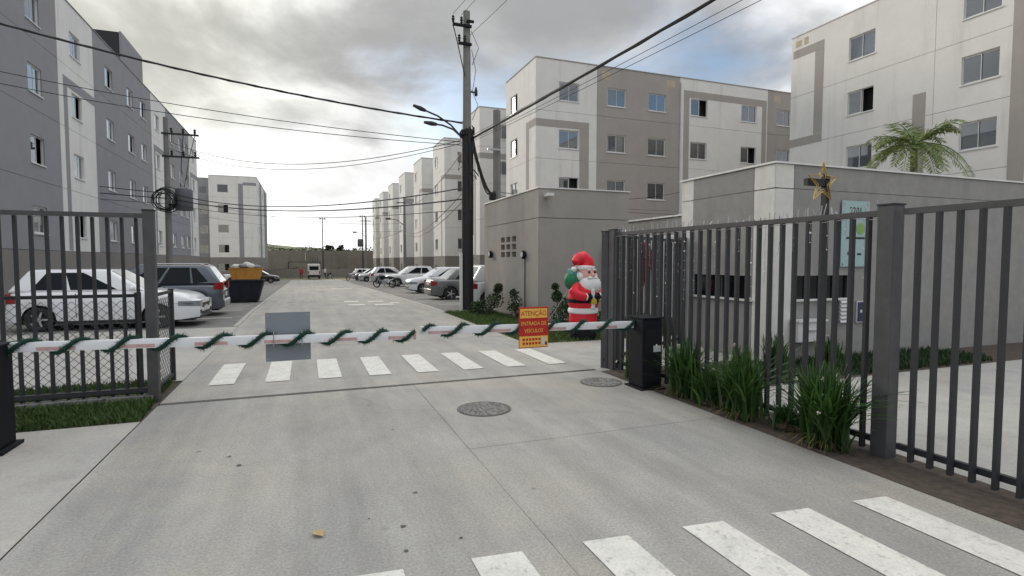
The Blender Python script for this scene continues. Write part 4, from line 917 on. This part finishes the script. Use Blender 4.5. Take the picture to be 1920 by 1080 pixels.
        tl0, tl1 = p['tail']; lamp('tail_light', False, tl0, tl1, .62, .24, LAMPR)
        part('fog_lamp', bx(-x0 - .03, -x0 + .012, s * hw * .66 - .07, s * hw * .66 + .07, .33, .43), BLACKP, t)
        part('bumper_gap', bx(-x0 - .62, -x0 - .12, s * hw * .93 - .06, s * hw * .955, .615, .622), BLACKP, t)
    face(Vb[1], Vb[2], Vt[2], Vt[1], [(.07, .06), (.93, .06), (.90, .92), (.10, .92)], CGLASS, 'windscreen')
    face(Vb[3], Vb[0], Vt[0], Vt[3], [(.08, .12), (.92, .12), (.88, .88), (.12, .88)], CGLASS, 'rear_window')
    fz = p['top'][-1][1]
    part('front_grille', bx(-x0 - .05, -x0 + .004, -hw * .48, hw * .48, fz - .22, fz - .10), BLACKP, t); part('front_air_intake', bx(-x0 - .06, -x0 + .006, -hw * .55, hw * .55, .26, .38), BLACKP, t)
    part('front_plate', bx(-x0, -x0 + .012, -.2, .2, .42, .52), PLATE, t); part('rear_plate', bx(x0 - .012, x0, -.2, .2, p.get('plz', .55), p.get('plz', .55) + .12), PLATE, t)
    part('front_bumper', bx(-x0 - .12, -x0 + .02, -hw * .78, hw * .78, .22, .30), p.get('bump', BLACKP), t, bevel=.02); part('rear_bumper', bx(x0 - .035, x0 + .12, -hw * .80, hw * .80, .27, .5), p.get('bump', paint), t, bevel=.03)
    if p.get('rails'):
        for s in (-1, 1): part('roof_rail', MB().tube([(a1 + .1, s * ht * .93, H + .0), (a1 + .2, s * ht * .93, H + .04), (a2 - .2, s * ht * .93, H + .04), (a2 - .1, s * ht * .93, H)], .014, 6), ALLOY, t)
    if p.get('aerial'): part('aerial', MB().tube([(a1 + .15, 0, H), (a1 - .1, 0, H + .28)], .005, 5), BLACKP, t)
    return t
CW = mat('car_paint_white', (.72, .73, .74), .25, coat=.6); CS = mat('car_paint_silver_blue', (.085, .098, .122), .3, .5, coat=.6); CG = mat('car_paint_grey', (.13, .132, .135), .32, .4, coat=.5)
CD = mat('car_paint_black', (.012, .013, .015), .22, coat=.7); CSV = mat('car_paint_silver', (.48, .49, .50), .3, .5, coat=.6)
def hatch(m, **k):
    d = dict(L=3.95, W=1.68, H=1.50, r=.295, rw=.68, fw=3.15, belt=.95, top=[(0, .80), (.12, .95), (.5, .98), (2.7, .97), (3.0, .96), (3.62, .875), (3.86, .80), (3.95, .70)], cab=(.04, .45, 2.05, 2.95), m=m, tail=(.68, .94), plz=.62,
             win=[[(.16, .10), (.42, .10), (.43, .86), (.24, .86)], [(.45, .10), (.80, .10), (.66, .86), (.455, .86)]], handle=(1.25, 2.2), door=(1.45, 2.5)); d.update(k); return d
def mpv(m, **k):
    d = dict(L=4.25, W=1.72, H=1.58, r=.315, rw=.78, fw=3.38, belt=.99, top=[(0, .78), (.10, .98), (.6, 1.0), (3.0, .98), (3.3, .95), (4.0, .82), (4.25, .68)], cab=(.03, .42, 2.3, 3.35), m=m, tail=(.82, 1.08), tlx=.06, plz=.6,
             win=[[(.10, .14), (.23, .06), (.24, .86), (.17, .84)], [(.25, .06), (.50, .06), (.51, .88), (.255, .88)], [(.525, .06), (.86, .06), (.66, .88), (.535, .88)]], handle=(1.4, 2.4), door=(1.55, 2.65), rails=True); d.update(k); return d
def sedan(m, **k):
    d = dict(L=4.2, W=1.66, H=1.42, r=.295, rw=.86, fw=3.36, belt=.90, top=[(0, .82), (.10, .93), (.9, .95), (2.8, .90), (3.1, .89), (3.95, .77), (4.2, .65)], cab=(.62, 1.22, 2.35, 3.2), m=m, tail=(.66, .90), plz=.66,
             win=[[(.17, .12), (.46, .10), (.47, .86), (.27, .86)], [(.49, .10), (.84, .10), (.66, .86), (.49, .86)]], handle=(1.6, 2.5), door=(1.75, 2.75)); d.update(k); return d
def suv(m, **k):
    d = dict(L=4.2, W=1.76, H=1.62, r=.345, rw=.80, fw=3.32, belt=1.03, top=[(0, .86), (.10, 1.02), (.6, 1.04), (2.9, 1.02), (3.15, 1.01), (4.0, .94), (4.2, .78)], cab=(.08, .5, 2.25, 3.05), m=m, tail=(.80, 1.04), plz=.7, rails=True,
             win=[[(.14, .10), (.42, .10), (.43, .86), (.22, .86)], [(.45, .10), (.82, .10), (.67, .86), (.455, .86)]], handle=(1.3, 2.3), door=(1.5, 2.6)); d.update(k); return d
GL = 'cars parked in the left bays'; GR = 'cars parked in the right bays'
car('white hatchback parked nose to the road behind the wire mesh panel', hatch(CW, L=4.1), (-4.62, 16.95, -.03), R(-3), GL)
car('silver blue family car with roof rails parked tail to the road beside the white hatchback', mpv(CS), (-4.55, 19.75, -.03), R(180), GL)
car('black sedan parked nose to the road beside the orange skip', sedan(CD), (-4.75, 63.6, gz(63) - .03), 0, GL)
car('white sedan parked behind the orange skip', sedan(CW), (-6.4, 67.2, gz(67) - .03), 0, GL)
car('white hatchback parked tail to the road right behind the tall pole', hatch(CW, L=3.9, H=1.55, aerial=True), (7.5, 19.6, -.03), 0, GR)
car('dark grey sedan parked tail to the road beside the white hatchback near the tall pole', sedan(CG), (7.35, 24.9, gz(25) - .03), R(2), GR)
car('white hatchback with black lower bumper parked beside the dark grey sedan', hatch(CW, H=1.52, bump=BLACKP, aerial=True), (7.5, 32.0, gz(32) - .03), R(180), GR)
car('white sports utility car parked nose to the road behind a motorcycle', suv(CW), (8.1, 45.2, gz(45) - .03), R(180), GR)
car('white sports utility car parked tail to the road farther along', suv(CSV), (8.0, 54.8, gz(55) - .03), 0, GR)
car('silver hatchback parked next after the farther sports utility car', hatch(CSV), (7.6, 64.2, gz(64) - .03), R(180), GR)
car('dark hatchback parked near the far end of the right bays', hatch(CD), (7.6, 69.5, gz(69) - .03), R(180), GR)
car('white hatchback parked last in the right bays', hatch(CW), (7.7, 75.0, gz(75) - .03), 0, GR)
car('dark hatchback parked beyond the fence left of the white hatchback', hatch(CD), (-8.2, 12.6, -.03), R(-90), GL) if False else None

# small cargo van at the end of the road
t = thing('cargo_van', 'small pale cargo van with things on its roof at the far end of the road', 'van', (1.1, 84.5, -1.0), R(90))
VM = mat('van_pale_paint', (.55, .55, .53), .4, coat=.3)
part('cargo_body', bx(-1.9, .6, -.85, .85, .55, 2.15), VM, t, bevel=.08); part('cab', MB().hexa([(.55, -.83, .5), (1.9, -.78, .5), (1.9, .78, .5), (.55, .83, .5)], [(.55, -.78, 2.0), (1.15, -.72, 2.0), (1.15, .72, 2.0), (.55, .78, 2.0)]), VM, t, bevel=.06)
part('rear_bumper', bx(-2.0, -1.9, -.85, .85, .4, .62), BLACKP, t); part('rear_window', bx(-1.915, -1.9, -.62, .62, 1.3, 1.85), CGLASS, t); part('underbody', bx(-1.85, 1.8, -.75, .75, .3, .54), BLACKP, t)
for s in (-1, 1):
    part('tail_light', bx(-1.92, -1.88, s * .74 - .07, s * .74 + .07, .75, 1.15), LAMPR, t)
    for x in (-1.2, 1.2): wheel_parts(t, x, s * .72, .31)
rk = part('roof_rack', MB().box(-1.6, .4, -.7, -.66, 2.18, 2.26).box(-1.6, .4, .66, .7, 2.18, 2.26).box(-1.5, -1.45, -.7, .7, 2.22, 2.26).box(.2, .25, -.7, .7, 2.22, 2.26), STEEL, t)
t = thing('step_ladder_load', 'pile of frames and ladders strapped on the roof of the cargo van', 'load', (1.1, 84.0, 1.27), R(90))
for i in range(4):
    y = -.5 + i * .32; q = part('frame', MB().tube([(-1.2, y, .03), (-.6, y, .8 + .15 * (i % 2)), (.1, y, .03)], .03, 5), BLACKM, t)
# motorcycles
def motorcycle(label, loc, rz, m):
    t = thing('motorcycle', label, 'motorcycle', loc, rz, 'motorcycles by the parked cars')
    for x in (-.63, .63):
        w = part('wheel', MB().lathe([(.22, -.045), (.28, -.05), (.30, 0), (.28, .05), (.22, .045)], 20, 'y', cap=False), RUBBER, t, (x, 0, .30))
        part('rim', MB().lathe([(.215, -.02), (.225, 0), (.215, .02)], 20, 'y', cap=False).tube([(-.22, 0, 0), (.22, 0, 0)], .012, 5).tube([(0, 0, -.22), (0, 0, .22)], .012, 5).tube([(-.15, 0, -.15), (.15, 0, .15)], .012, 5), ALLOY, w)
    part('engine', MB().box(-.2, .2, -.13, .13, .28, .58), STEEL, t, bevel=.03); part('frame', MB().tube([(-.63, .1, .3), (-.1, .06, .35), (.25, 0, .75)], .025, 6).tube([(-.63, -.1, .3), (-.1, -.06, .35)], .025, 6), BLACKM, t)
    part('tank', MB().ball((.15, 0, .80), .22, 12, 8, (1.25, .62, .62)), m, t, smooth=True); part('seat', MB().ball((-.33, 0, .80), .33, 12, 8, (1.1, .42, .24)), BLACKP, t, smooth=True)
    part('tail', MB().hexa([(-.75, -.08, .72), (-.4, -.11, .62), (-.4, .11, .62), (-.75, .08, .72)], [(-.78, -.06, .82), (-.4, -.1, .78), (-.4, .1, .78), (-.78, .06, .82)]), m, t)
    part('fork', MB().tube([(.63, .07, .3), (.40, .07, .95)], .022, 6).tube([(.63, -.07, .3), (.40, -.07, .95)], .022, 6), STEEL, t)
    part('handlebar', MB().tube([(.26, -.36, 1.02), (.38, -.15, 1.0), (.38, .15, 1.0), (.26, .36, 1.02)], .016, 6), BLACKM, t); part('headlight', MB().ball((.50, 0, .88), .095, 10, 7), LAMPC, t, smooth=True)
    part('exhaust', MB().tube([(.1, -.14, .3), (-.3, -.17, .28), (-.8, -.2, .38)], .04, 8), STEEL, t); part('stand', MB().tube([(-.05, .1, .25), (-.05, .28, .02)], .012, 5), BLACKM, t)
motorcycle('dark motorcycle parked in front of the white sports utility car', (5.6, 42.2, gz(42) - .03), R(150), BLACKM)
motorcycle('dark motorcycle standing at the far end of the road beside the cargo van', (3.25, 82, gz(80) + .0), R(60), BLACKM)
motorcycle('motorcycle parked at the far end of the right bays', (5.6, 72.5, gz(72) - .03), R(200), mat('bike_white', (.6, .6, .6), .3))

# skips
def skip(name, label, loc, rz, L, W, H, m, group):
    t = thing(name, label, 'skip', loc, rz, group); e = L * .13
    outer = [(-L/2 + e, .08), (L/2 - e, .08), (L/2, H), (-L/2, H)]
    for s in (-1, 1): part('side', MB().prism(outer, s * W/2 - .02 * s, s * W/2, 'xz'), m, t)
    for s in (-1, 1): part('end', MB().hexa([(s * (L/2 - e), -W/2 + .02, .08), (s * (L/2 - e), W/2 - .02, .08), (s * L/2, W/2 - .02, H), (s * L/2, -W/2 + .02, H)], [(s * (L/2 - e - .03), -W/2 + .02, .08), (s * (L/2 - e - .03), W/2 - .02, .08), (s * (L/2 - .03), W/2 - .02, H), (s * (L/2 - .03), -W/2 + .02, H)]), m, t)
    part('floor', bx(-L/2 + e, L/2 - e, -W/2 + .02, W/2 - .02, .06, .10), m, t)
    part('rim', MB().box(-L/2 - .03, L/2 + .03, -W/2 - .04, -W/2 + .03, H, H + .06).box(-L/2 - .03, L/2 + .03, W/2 - .03, W/2 + .04, H, H + .06).box(-L/2 - .03, -L/2 + .04, -W/2 + .03, W/2 - .03, H, H + .06).box(L/2 - .04, L/2 + .03, -W/2 + .03, W/2 - .03, H, H + .06), m, t)
    for i in range(3):
        x = -L * .28 + i * L * .28
        for s in (-1, 1): part('rib', bx(x - .03, x + .03, s * (W/2 + .022) - .022, s * (W/2 + .022) + .022, .1, H), m, t)
    for x in (-L/2 + e + .1, L/2 - e - .1): part('skid', bx(x - .05, x + .05, -W/2 + .05, W/2 - .05, 0, .06), BLACKM, t)
    return t
ORG = mat('orange_paint', (.50, .23, .035), .55, var=.2, scale=4, dirt=((.2, .08, .03), 3, .58, .7, (1, 1, 1)))
skip('rubble_skip', 'orange rubble skip heaped with white bags beside the parked black sedan', (-5.45, 59.0, gz(59) - .03), 0, 2.9, 1.7, 1.55, ORG, 'skips in the left bays')
for i, (x, y, z, r) in enumerate(((-6.3, 58.8, 1.7, .42), (-5.7, 58.6, 1.78, .36), (-5.05, 58.8, 1.76, .42), (-4.5, 59.0, 1.66, .36), (-5.4, 59.3, 1.95, .36))):
    mb = MB().ball((0, 0, 0), r, 12, 8, (1.1, .9, .62)); mb.v = [(a * random.uniform(.9, 1.1), b_ * random.uniform(.9, 1.1), c * random.uniform(.85, 1.15)) for a, b_, c in mb.v]
    tag(part('rubble_bag', mb, mat('bag_white', (.62, .61, .58), .8) if i % 2 == 0 else mat('bag_grey', (.25, .25, .26), .8), None, (x, y, gz(59) + z), smooth=True), 'tied white rubble bag on top of the orange skip' if i % 2 == 0 else 'tied dark grey rubble bag on top of the orange skip', 'bag', 'rubble bags on the orange skip')
t = skip('rubbish_container', 'black open top rubbish container with tapering sides beside the silver blue car', (-2.62, 26.5, gz(26.5) - .03), 0, 1.75, 1.1, .92, mat('black_container_steel', (.006, .007, .014), .85, var=.3, scale=5), 'skips in the left bays')
part('cover_sheet', MB().box(-.82, .82, -.52, .52, .91, .975), mat('matt_black_sheet', (.006, .006, .008), 1.0, spec=.05), t)

# people
def person(label, loc, rz, joints, cols):
    """one skinned body; clothing colour by height"""
    me = bpy.data.meshes.new('person'); V = [j[0] for j in joints['v']]; me.from_pydata(V, joints['e'], [])
    o = bpy.data.objects.new('person', me); COL.objects.link(o); o.location = loc; o.rotation_euler = (0, 0, rz)
    sk = o.modifiers.new('skin', 'SKIN'); sk.use_smooth_shade = True
    for i, j in enumerate(joints['v']): me.skin_vertices[0].data[i].radius = j[1]
    me.skin_vertices[0].data[0].use_root = True
    ss = o.modifiers.new('sub', 'SUBSURF'); ss.levels = 1; ss.render_levels = 1
    dg = bpy.context.evaluated_depsgraph_get(); m2 = bpy.data.meshes.new_from_object(o.evaluated_get(dg)); o.modifiers.clear(); o.data = m2
    m2.materials.clear()
    for c in cols: m2.materials.append(c[2])
    for f in m2.polygons:
        z = f.center.z; x = f.center.x; idx = 0
        for k, c in enumerate(cols):
            if c[0] <= z < c[1]: idx = k
        f.material_index = idx; f.use_smooth = True
    return tag(o, label, 'person')
J = dict(v=[((0, 0, .95), (.15, .11)), ((0, 0, 1.15), (.15, .10)), ((0, 0, 1.38), (.17, .11)), ((0, 0, 1.50), (.06, .06)), ((0, -.02, 1.62), (.095, .11)), ((0, -.02, 1.72), (.07, .08)),
            ((.19, 0, 1.40), (.06, .06)), ((.26, -.02, 1.14), (.045, .045)), ((.25, -.12, .92), (.035, .035)), ((.25, -.15, .82), (.035, .02)),
            ((-.19, 0, 1.40), (.06, .06)), ((-.26, .02, 1.14), (.045, .045)), ((-.26, -.04, .90), (.035, .035)), ((-.26, -.06, .80), (.035, .02)),
            ((.10, 0, .85), (.085, .085)), ((.11, -.04, .48), (.06, .06)), ((.11, .05, .09), (.042, .042)), ((.12, -.10, .035), (.04, .03)),
            ((-.10, 0, .85), (.085, .085)), ((-.11, .06, .48), (.06, .06)), ((-.11, .16, .09), (.042, .042)), ((-.12, .02, .035), (.04, .03))],
         e=[(0, 1), (1, 2), (2, 3), (3, 4), (4, 5), (2, 6), (6, 7), (7, 8), (8, 9), (2, 10), (10, 11), (11, 12), (12, 13), (0, 14), (14, 15), (15, 16), (16, 17), (0, 18), (18, 19), (19, 20), (20, 21)])
PSK = mat('brown_skin', (.28, .16, .10), .6); REDS = mat('red_shirt', (.32, .02, .025), .85); DTR = mat('dark_trousers', (.12, .02, .025), .85); HAIR = mat('dark_hair', (.012, .010, .009), .7); WSH = mat('white_shirt', (.65, .65, .65), .85); NAVY = mat('navy_trousers', (.02, .024, .04), .85)
person('person in red shirt and dark red trousers walking at the far end of the road', (-.6, 82.0, -1.0), R(10), J, [(0, .06, BLACKP), (.06, .93, DTR), (.93, 1.47, REDS), (1.47, 1.66, PSK), (1.66, 2, HAIR)])
person('person in white shirt and navy trousers standing beside the far motorcycle', (2.6, 83.0, -1.0), R(-60), J, [(0, .06, BLACKP), (.06, .93, NAVY), (.93, 1.47, WSH), (1.47, 1.66, PSK), (1.66, 2, HAIR)])

# ------------------------------------------------------------------ poles
def pole(label, x, y, h, r0=.17, r1=.10, group='concrete utility poles', black=None, square=False):
    z = gz(y) - .05; t = thing('utility_pole', label, 'pole', (x, y, z), 0, group)
    part('shaft', MB().lathe([(r0, 0), (r1, h)], 4 if square else 16), POLEC, t, smooth=not square)
    return t, z
P0 = Vector((5.12, 17.75, 0))
t, z = pole('tall concrete utility pole sheathed black below, beside the beige booth', P0.x, P0.y, 9.95, .185, .115)
part('cable_sheath', MB().lathe([(.195, .1), (.20, 1), (.185, 5.6), (.20, 6.0), (.17, 6.1)], 16, cap=False), CABLE, t, smooth=True)
part('cable_bundle', MB().tube([(.05, -.17, 3.4), (.05, -.2, 5.4), (.0, -.2, 6.0)], .06, 8).tube([(.14, -.12, 2.6), (.14, -.14, 5.8)], .04, 8), CABLE, t)
mb = MB()
for k in range(16): a = k * .4; mb.tube([(.24 * math.cos(a + q * .4), .24 * math.sin(a + q * .4), 5.85 + .02 * k * random.uniform(.4, 1.4)) for q in range(7)], .02, 5)
part('coiled_cables', mb, CABLE, t)
for zz, x1, px_ in ((9.38, -.52, (-.5, -.22)), (8.80, -.33, (-.30, -.12))):
    a = part('crossarm', bx(x1, .12, -.2, -.12, zz, zz + .08), BLACKM, t)
    for q in px_: part('insulator', MB().lathe([(.02, zz + .08), (.05, zz + .13), (.03, zz + .16), (.06, zz + .20), (.03, zz + .24), (.05, zz + .28), (.02, zz + .32)], 10, c=(q, -.16, 0)), BLACKP, a)
part('crossarm', bx(-.05, .2, -.2, -.12, 9.55, 9.62), BLACKM, t)
part('brace', MB().tube([(-.5, -.16, 9.38), (-.36, -.16, 8.85), (-.11, -.14, 7.8)], .018, 5), CABLE, t)
for pts in ([(-.1, 0, 5.75), (-.55, -.02, 6.2), (-1.0, -.05, 6.45), (-1.45, -.05, 6.6)], [(-.1, -.05, 5.75), (-.5, -.1, 6.05), (-.85, -.1, 6.15), (-1.1, -.1, 6.17)]):
    a = part('lamp_arm', MB().tube(pts, .03, 7), DARKM, t); e = Vector(pts[-1]); d = (e - Vector(pts[-2])).normalized()
    part('lamp_head', MB().tube([e - d * .05, e + d * .12, e + d * .38], [.05, .075, .04], 10), DARKM, a, smooth=True)
tw = MB()
for k in range(9):
    a0_, z0_, z1_ = random.uniform(0, 6.28), random.uniform(4.6, 5.9), random.uniform(3.2, 5.2); rr = .24
    tw.tube([(rr * math.cos(a0_), rr * math.sin(a0_), z0_), (rr * 1.7 * math.cos(a0_ + .5), rr * 1.7 * math.sin(a0_ + .5), (z0_ + z1_) / 2 - .25), (rr * math.cos(a0_ + 1.1), rr * math.sin(a0_ + 1.1), z1_)], .012, 5)
for q in ((.13, 9.3, .35, 8.2), (.14, 8.7, .25, 7.3), (.13, 7.4, .32, 6.4)): tw.tube([(q[0], -.1, q[1]), (q[2], -.2, (q[1] + q[3]) / 2), (.15, -.12, q[3])], .010, 5)
o = part('loose_wires', tw, CABLE, t); o['kind'] = 'stuff'
part('cutout_switch', MB().lathe([(.03, 7.2), (.06, 7.25), (.05, 7.4), (.02, 7.5)], 8, c=(.28, -.12, 0)), BLACKP, t); part('switch_bracket', bx(.1, .28, -.15, -.09, 7.3, 7.34), DARKM, t)
part('earth_rod_cover', bx(-.30, -.21, -.12, -.06, .05, 2.0), FRAME, t)
t, z = pole('grey concrete pole rising behind the booth roof with a black splice box', 8.0, 23.0, 8.4, .19, .17, square=True)
part('splice_box', MB().lathe([(.1, 4.45), (.16, 4.5), (.16, 4.75), (.1, 4.8)], 12, c=(-.25, -.1, 0)), BLACKP, t)
part('arm', bx(-.5, .1, -.25, -.17, 6.6, 6.68), STEEL, t)
t, z = pole('concrete utility pole with transformer and coiled cable before the long grey block', -7.45, 37.0, 10.3, .20, .12)
part('transformer', MB().lathe([(.42, 4.95), (.46, 5.0), (.46, 6.1), (.40, 6.2)], 18, c=(.85, -.1, 0)), mat('transformer_grey', (.10, .105, .12), .6), t, smooth=True)
part('transformer_bracket', bx(.0, .6, -.15, -.05, 5.2, 5.3), BLACKM, t)
mb = MB()
for k in range(9):
    r = random.uniform(.42, .8); c = (random.uniform(-.12, .12), -.3 - .03 * k, 5.5 + random.uniform(-.12, .1))
    mb.tube([(c[0] + r * math.cos(q * .35), c[1], c[2] + r * math.sin(q * .35)) for q in range(19)], .022, 4)
part('coiled_cable', mb, CABLE, t)
for zz in (8.0, 9.3):
    part('crossarm', bx(-.2, 1.7, -.2, -.1, zz, zz + .1), DARKM, t)
    for q in (.3, .9, 1.5): part('insulator', MB().lathe([(.04, zz + .1), (.08, zz + .2), (.05, zz + .25), (.08, zz + .35), (.03, zz + .4)], 8, c=(q, -.15, 0)), BLACKP, t)
part('drop_cables', MB().tube([(1.5, -.15, 9.3), (1.2, -.2, 8.1), (.9, -.2, 6.3)], .02, 4).tube([(.9, -.15, 9.3), (.8, -.2, 8.0), (.7, -.2, 6.3)], .02, 4), CABLE, t)
for i, (x, y, h, lb) in enumerate(((10.6, 62.5, 9.6, 'concrete pole with a curved lamp arm between the pale right hand blocks'), (9.6, 95.0, 10, 'far concrete pole with transformer near the end of the right hand row'))):
    t, z = pole(lb, x, y, h, .2, .12)
    part('lamp_arm', MB().tube([(0, 0, h * .66), (-.8, 0, h * .73), (-1.6, 0, h * .74)], .04, 6), DARKM, t); part('lamp_head', bx(-2.1, -1.55, -.1, .1, h * .73, h * .75), DARKM, t)
    part('crossarm', bx(-.9, .9, -.15, -.08, h - .7, h - .6), DARKM, t)
    if i: part('transformer', MB().lathe([(.45, 5), (.5, 5.1), (.5, 6.2), (.45, 6.3)], 14, c=(-.9, 0, 0)), MATS['transformer_grey'], t, smooth=True)
for x, y, h, lb in ((3.0, 106, 10.6, 'thin floodlight mast standing in the middle of the far sports court'), (10.3, 108, 11.4, 'thin floodlight mast standing by the far end of the right hand row')):
    t = thing('floodlight_mast', lb, 'mast', (x, y, -1.1), 0, 'masts around the far court'); part('shaft', MB().lathe([(.14, 0), (.07, h)], 10), DARKM, t); part('lamp_bar', bx(-.5, .5, -.08, 0, h - .3, h - .2), DARKM, t)
    for q in (-.4, .4): part('floodlight', bx(q - .15, q + .15, -.2, -.09, h - .35, h - .1), DARKM, t)

# ------------------------------------------------------------------ wires
def wire(label, a, b, sag, r=.014, twist=False, n=28, name='overhead_cable'):
    a, b = Vector(a), Vector(b); pts = [a.lerp(b, i / n) - Vector((0, 0, sag * 4 * (i / n) * (1 - i / n))) for i in range(n + 1)]
    mb = MB()
    if twist:
        for k in range(3):
            mb.tube([p + Vector((0, math.cos(i * 1.9 + k * 2.09) * r, math.sin(i * 1.9 + k * 2.09) * r)) for i, p in enumerate(pts)], r * .95, 5)
    else: mb.tube(pts, r, 5)
    return tag(part(name, mb, CABLE), label, 'cable', group='overhead cables')
WL = 'overhead cables'
wire('thick twisted black cable crossing high from the left to the tall pole', (-14.5, 19, 9.7), (4.95, 17.7, 6.25), .55, .02, True)
wire('upper of two thin cables sloping from the left to the tall pole', (-13, 24, 8.7), (5.0, 17.7, 5.62), .35, .012)
wire('lower of two thin cables sloping from the left to the tall pole', (-13, 24, 8.3), (5.0, 17.7, 5.52), .42, .012)
wire('upper thin cable from the transformer pole to the tall pole', (-7.3, 37, 8.6), (5.05, 17.9, 5.75), 1.05, .014)
wire('lower thin cable from the transformer pole to the tall pole', (-7.3, 37, 8.2), (5.05, 17.9, 5.65), 1.05, .012)
wire('thick black low cable from the transformer pole to the tall pole', (-7.3, 37, 5.3), (5.0, 17.7, 3.75), .55, .025)
wire('second black low cable from the transformer pole to the tall pole', (-7.3, 37, 5.6), (5.0, 17.7, 4.12), .7, .022)
wire('thin low cable under the two thick low cables', (-7.3, 37, 5.0), (5.0, 17.7, 3.4), .5, .012)
wire('thick black low cable running left from the transformer pole', (-22, 16, 5.6), (-7.4, 37, 5.3), .4, .03); wire('black low cable running left above the thick one from the transformer pole', (-22, 16, 6.1), (-7.4, 37, 5.6), .4, .025)
wire('thin low cable running left under the thick one from the transformer pole', (-22, 16, 5.2), (-7.4, 37, 5.0), .4, .016)
N0 = (8.3, -17)
wire('thick twisted cable rising from the tall pole over the booth', (5.25, 17.7, 5.75), (N0[0], N0[1], 6.8), .25, .022, True)
for i, (dz, dx) in enumerate(((.25, .3), (-.12, .5), (-.25, .9))):
    wire(('first', 'second', 'third')[i] + ' thin line beside the thick twisted cable over the booth', (5.25, 17.7, 5.75 + dz * .4), (N0[0] + dx, N0[1], 6.8 + dz), .35, .006)
for i, (x, zz, s) in enumerate(((4.62, 9.7, .0), (4.9, 9.7, .2), (5.2, 9.1, .4))):
    wire(('first', 'second', 'third')[i] + ' thin power line rising from the pole top', (x, 17.6, zz), (N0[0] + s, N0[1], zz + .8), .3, .007)
wire('thick black bundle dropping from the tall pole to the splice box', (5.3, 17.7, 5.6), (7.75, 22.9, 4.6), .35, .06)
wire('second bundle dropping from the tall pole to the splice box', (5.3, 17.7, 5.9), (7.75, 22.9, 4.7), .75, .03)
wire('thin cable from the splice box along the block wall', (7.8, 22.9, 4.75), (22.2, 28.7, 6.0), .45, .014)
wire('lower thin cable from the splice box along the block wall', (7.8, 22.9, 4.6), (24, 27.8, 4.6), .3, .012)
for i, (za, zb) in enumerate(((4.1, 5.2), (3.8, 4.9), (5.5, 8.2))):
    wire(('upper', 'lower', 'highest')[i] + ' cable from the tall pole away along the right hand blocks', (5.1, 17.9, za), (10.5, 62.5, zb), .9, .018)
wire('cable between the two far poles on the right', (10.5, 62.5, 5.2), (9.6, 95, 5.6), .6, .025)
wire('thin cable spanning the far end of the road', (-9, 62, 7.2), (10.5, 62.5, 5.9), .7, .014); wire('second thin cable spanning the far end of the road', (-9, 62, 6.0), (10.5, 62.5, 5.0), .5, .012)

# ------------------------------------------------------------------ far end: low wall, court, retaining wall, trees
t = thing('low_end_wall', 'low grey concrete wall closing the far end of the road', 'wall', (0, 92, -1.05))
for i in range(14): part('wall_panel', bx(-9 + i * 1.5, -9 + i * 1.5 + 1.48, 0, .15, 0, 1.35 + random.uniform(-.01, .01)), PLINTH, t)
sheet('court', -30, 40, 86, 118, -.06, mat('court_grass', (.12, .125, .05), .95, var=.2, scale=.5))
t = thing('goal_frame', 'dark metal football goal on the far court', 'goal', (-.3, 98, -1.04))
part('crossbar', MB().tube([(-2.4, 0, 2.45), (2.6, 0, 2.45)], .07, 8), DARKM, t)
for x in (-2.4, 2.6): part('post', MB().tube([(x, 0, 0), (x, 0, 2.45)], .07, 8), DARKM, t)
t = thing('retaining_wall', 'long grey retaining wall beyond the far court', 'wall', (0, 118, -1.1))
GREYW = mat('retaining_grey', (.20, .185, .165), .95, var=.15, scale=.6, dirt=((.12, .12, .09), .5, .52, .6, (1, 1, .3)))
for i in range(20): part('wall_panel', bx(-40 + i * 5, -40 + i * 5 + 4.985, 0, .5, 0, 4.75), GREYW, t)
hb = MB(); rnd = random.Random(4)
for i in range(90): clump(hb, (-40 + i * 1.0, 116.8 + rnd.uniform(-.4, .4), -.6 + rnd.uniform(0, .5)), .7, 30, .18, .7)
tag(link('hedge', hb.raw('hedge', leafmat('olive_leaf', (.085, .075, .025), .35))), 'olive hedge along the foot of the far retaining wall', 'hedge', kind='stuff')
# hill
hm = MB(); vs = []
nx, ny = 60, 10
for j in range(ny):
    for i in range(nx):
        x = -260 + i * 9.5; y = 119 + j * 16
        z = 3.4 + j * .28 + 4.5 * math.exp(-((x + 40) / 40) ** 2) * (j / 9) ** 1.5 + rnd.uniform(-.25, .25); vs.append((x, y, z if j else 3.5))
hm.add(vs, [(j * nx + i, j * nx + i + 1, (j + 1) * nx + i + 1, (j + 1) * nx + i) for j in range(ny - 1) for i in range(nx - 1)])
link('hill', hm.raw('hill', mat('hill_grass', (.10, .115, .045), .95, var=.3, scale=.15)))['kind'] = 'structure'
tl = MB()
for i in range(120):
    x = -45 + i * .8; y = 128 + rnd.uniform(-3, 8); h = .8 + .8 * abs(math.sin(i * .37) * math.cos(i * .21))
    clump(tl, (x, y, 3.6 + h * .5), h * .7, 42, .22, .8)
tag(link('tree_line', tl.raw('tree_line', LEAFB)), 'far line of dark trees and bushes above the retaining wall', 'trees', kind='stuff')
for x, h in ((4.9, 1.7), (7.2, 1.6)):
    tree(('taller' if h > 1.65 else 'shorter') + ' small dark tree on the bank above the retaining wall', x, 124 + h, 1.2, [(0, 0, h * .75, h * .4), (.3, 0, h * .6, h * .35), (-.3, .2, h * .5, h * .35)], 60, .14, LEAFB, 'small trees above the retaining wall', z=3.4)
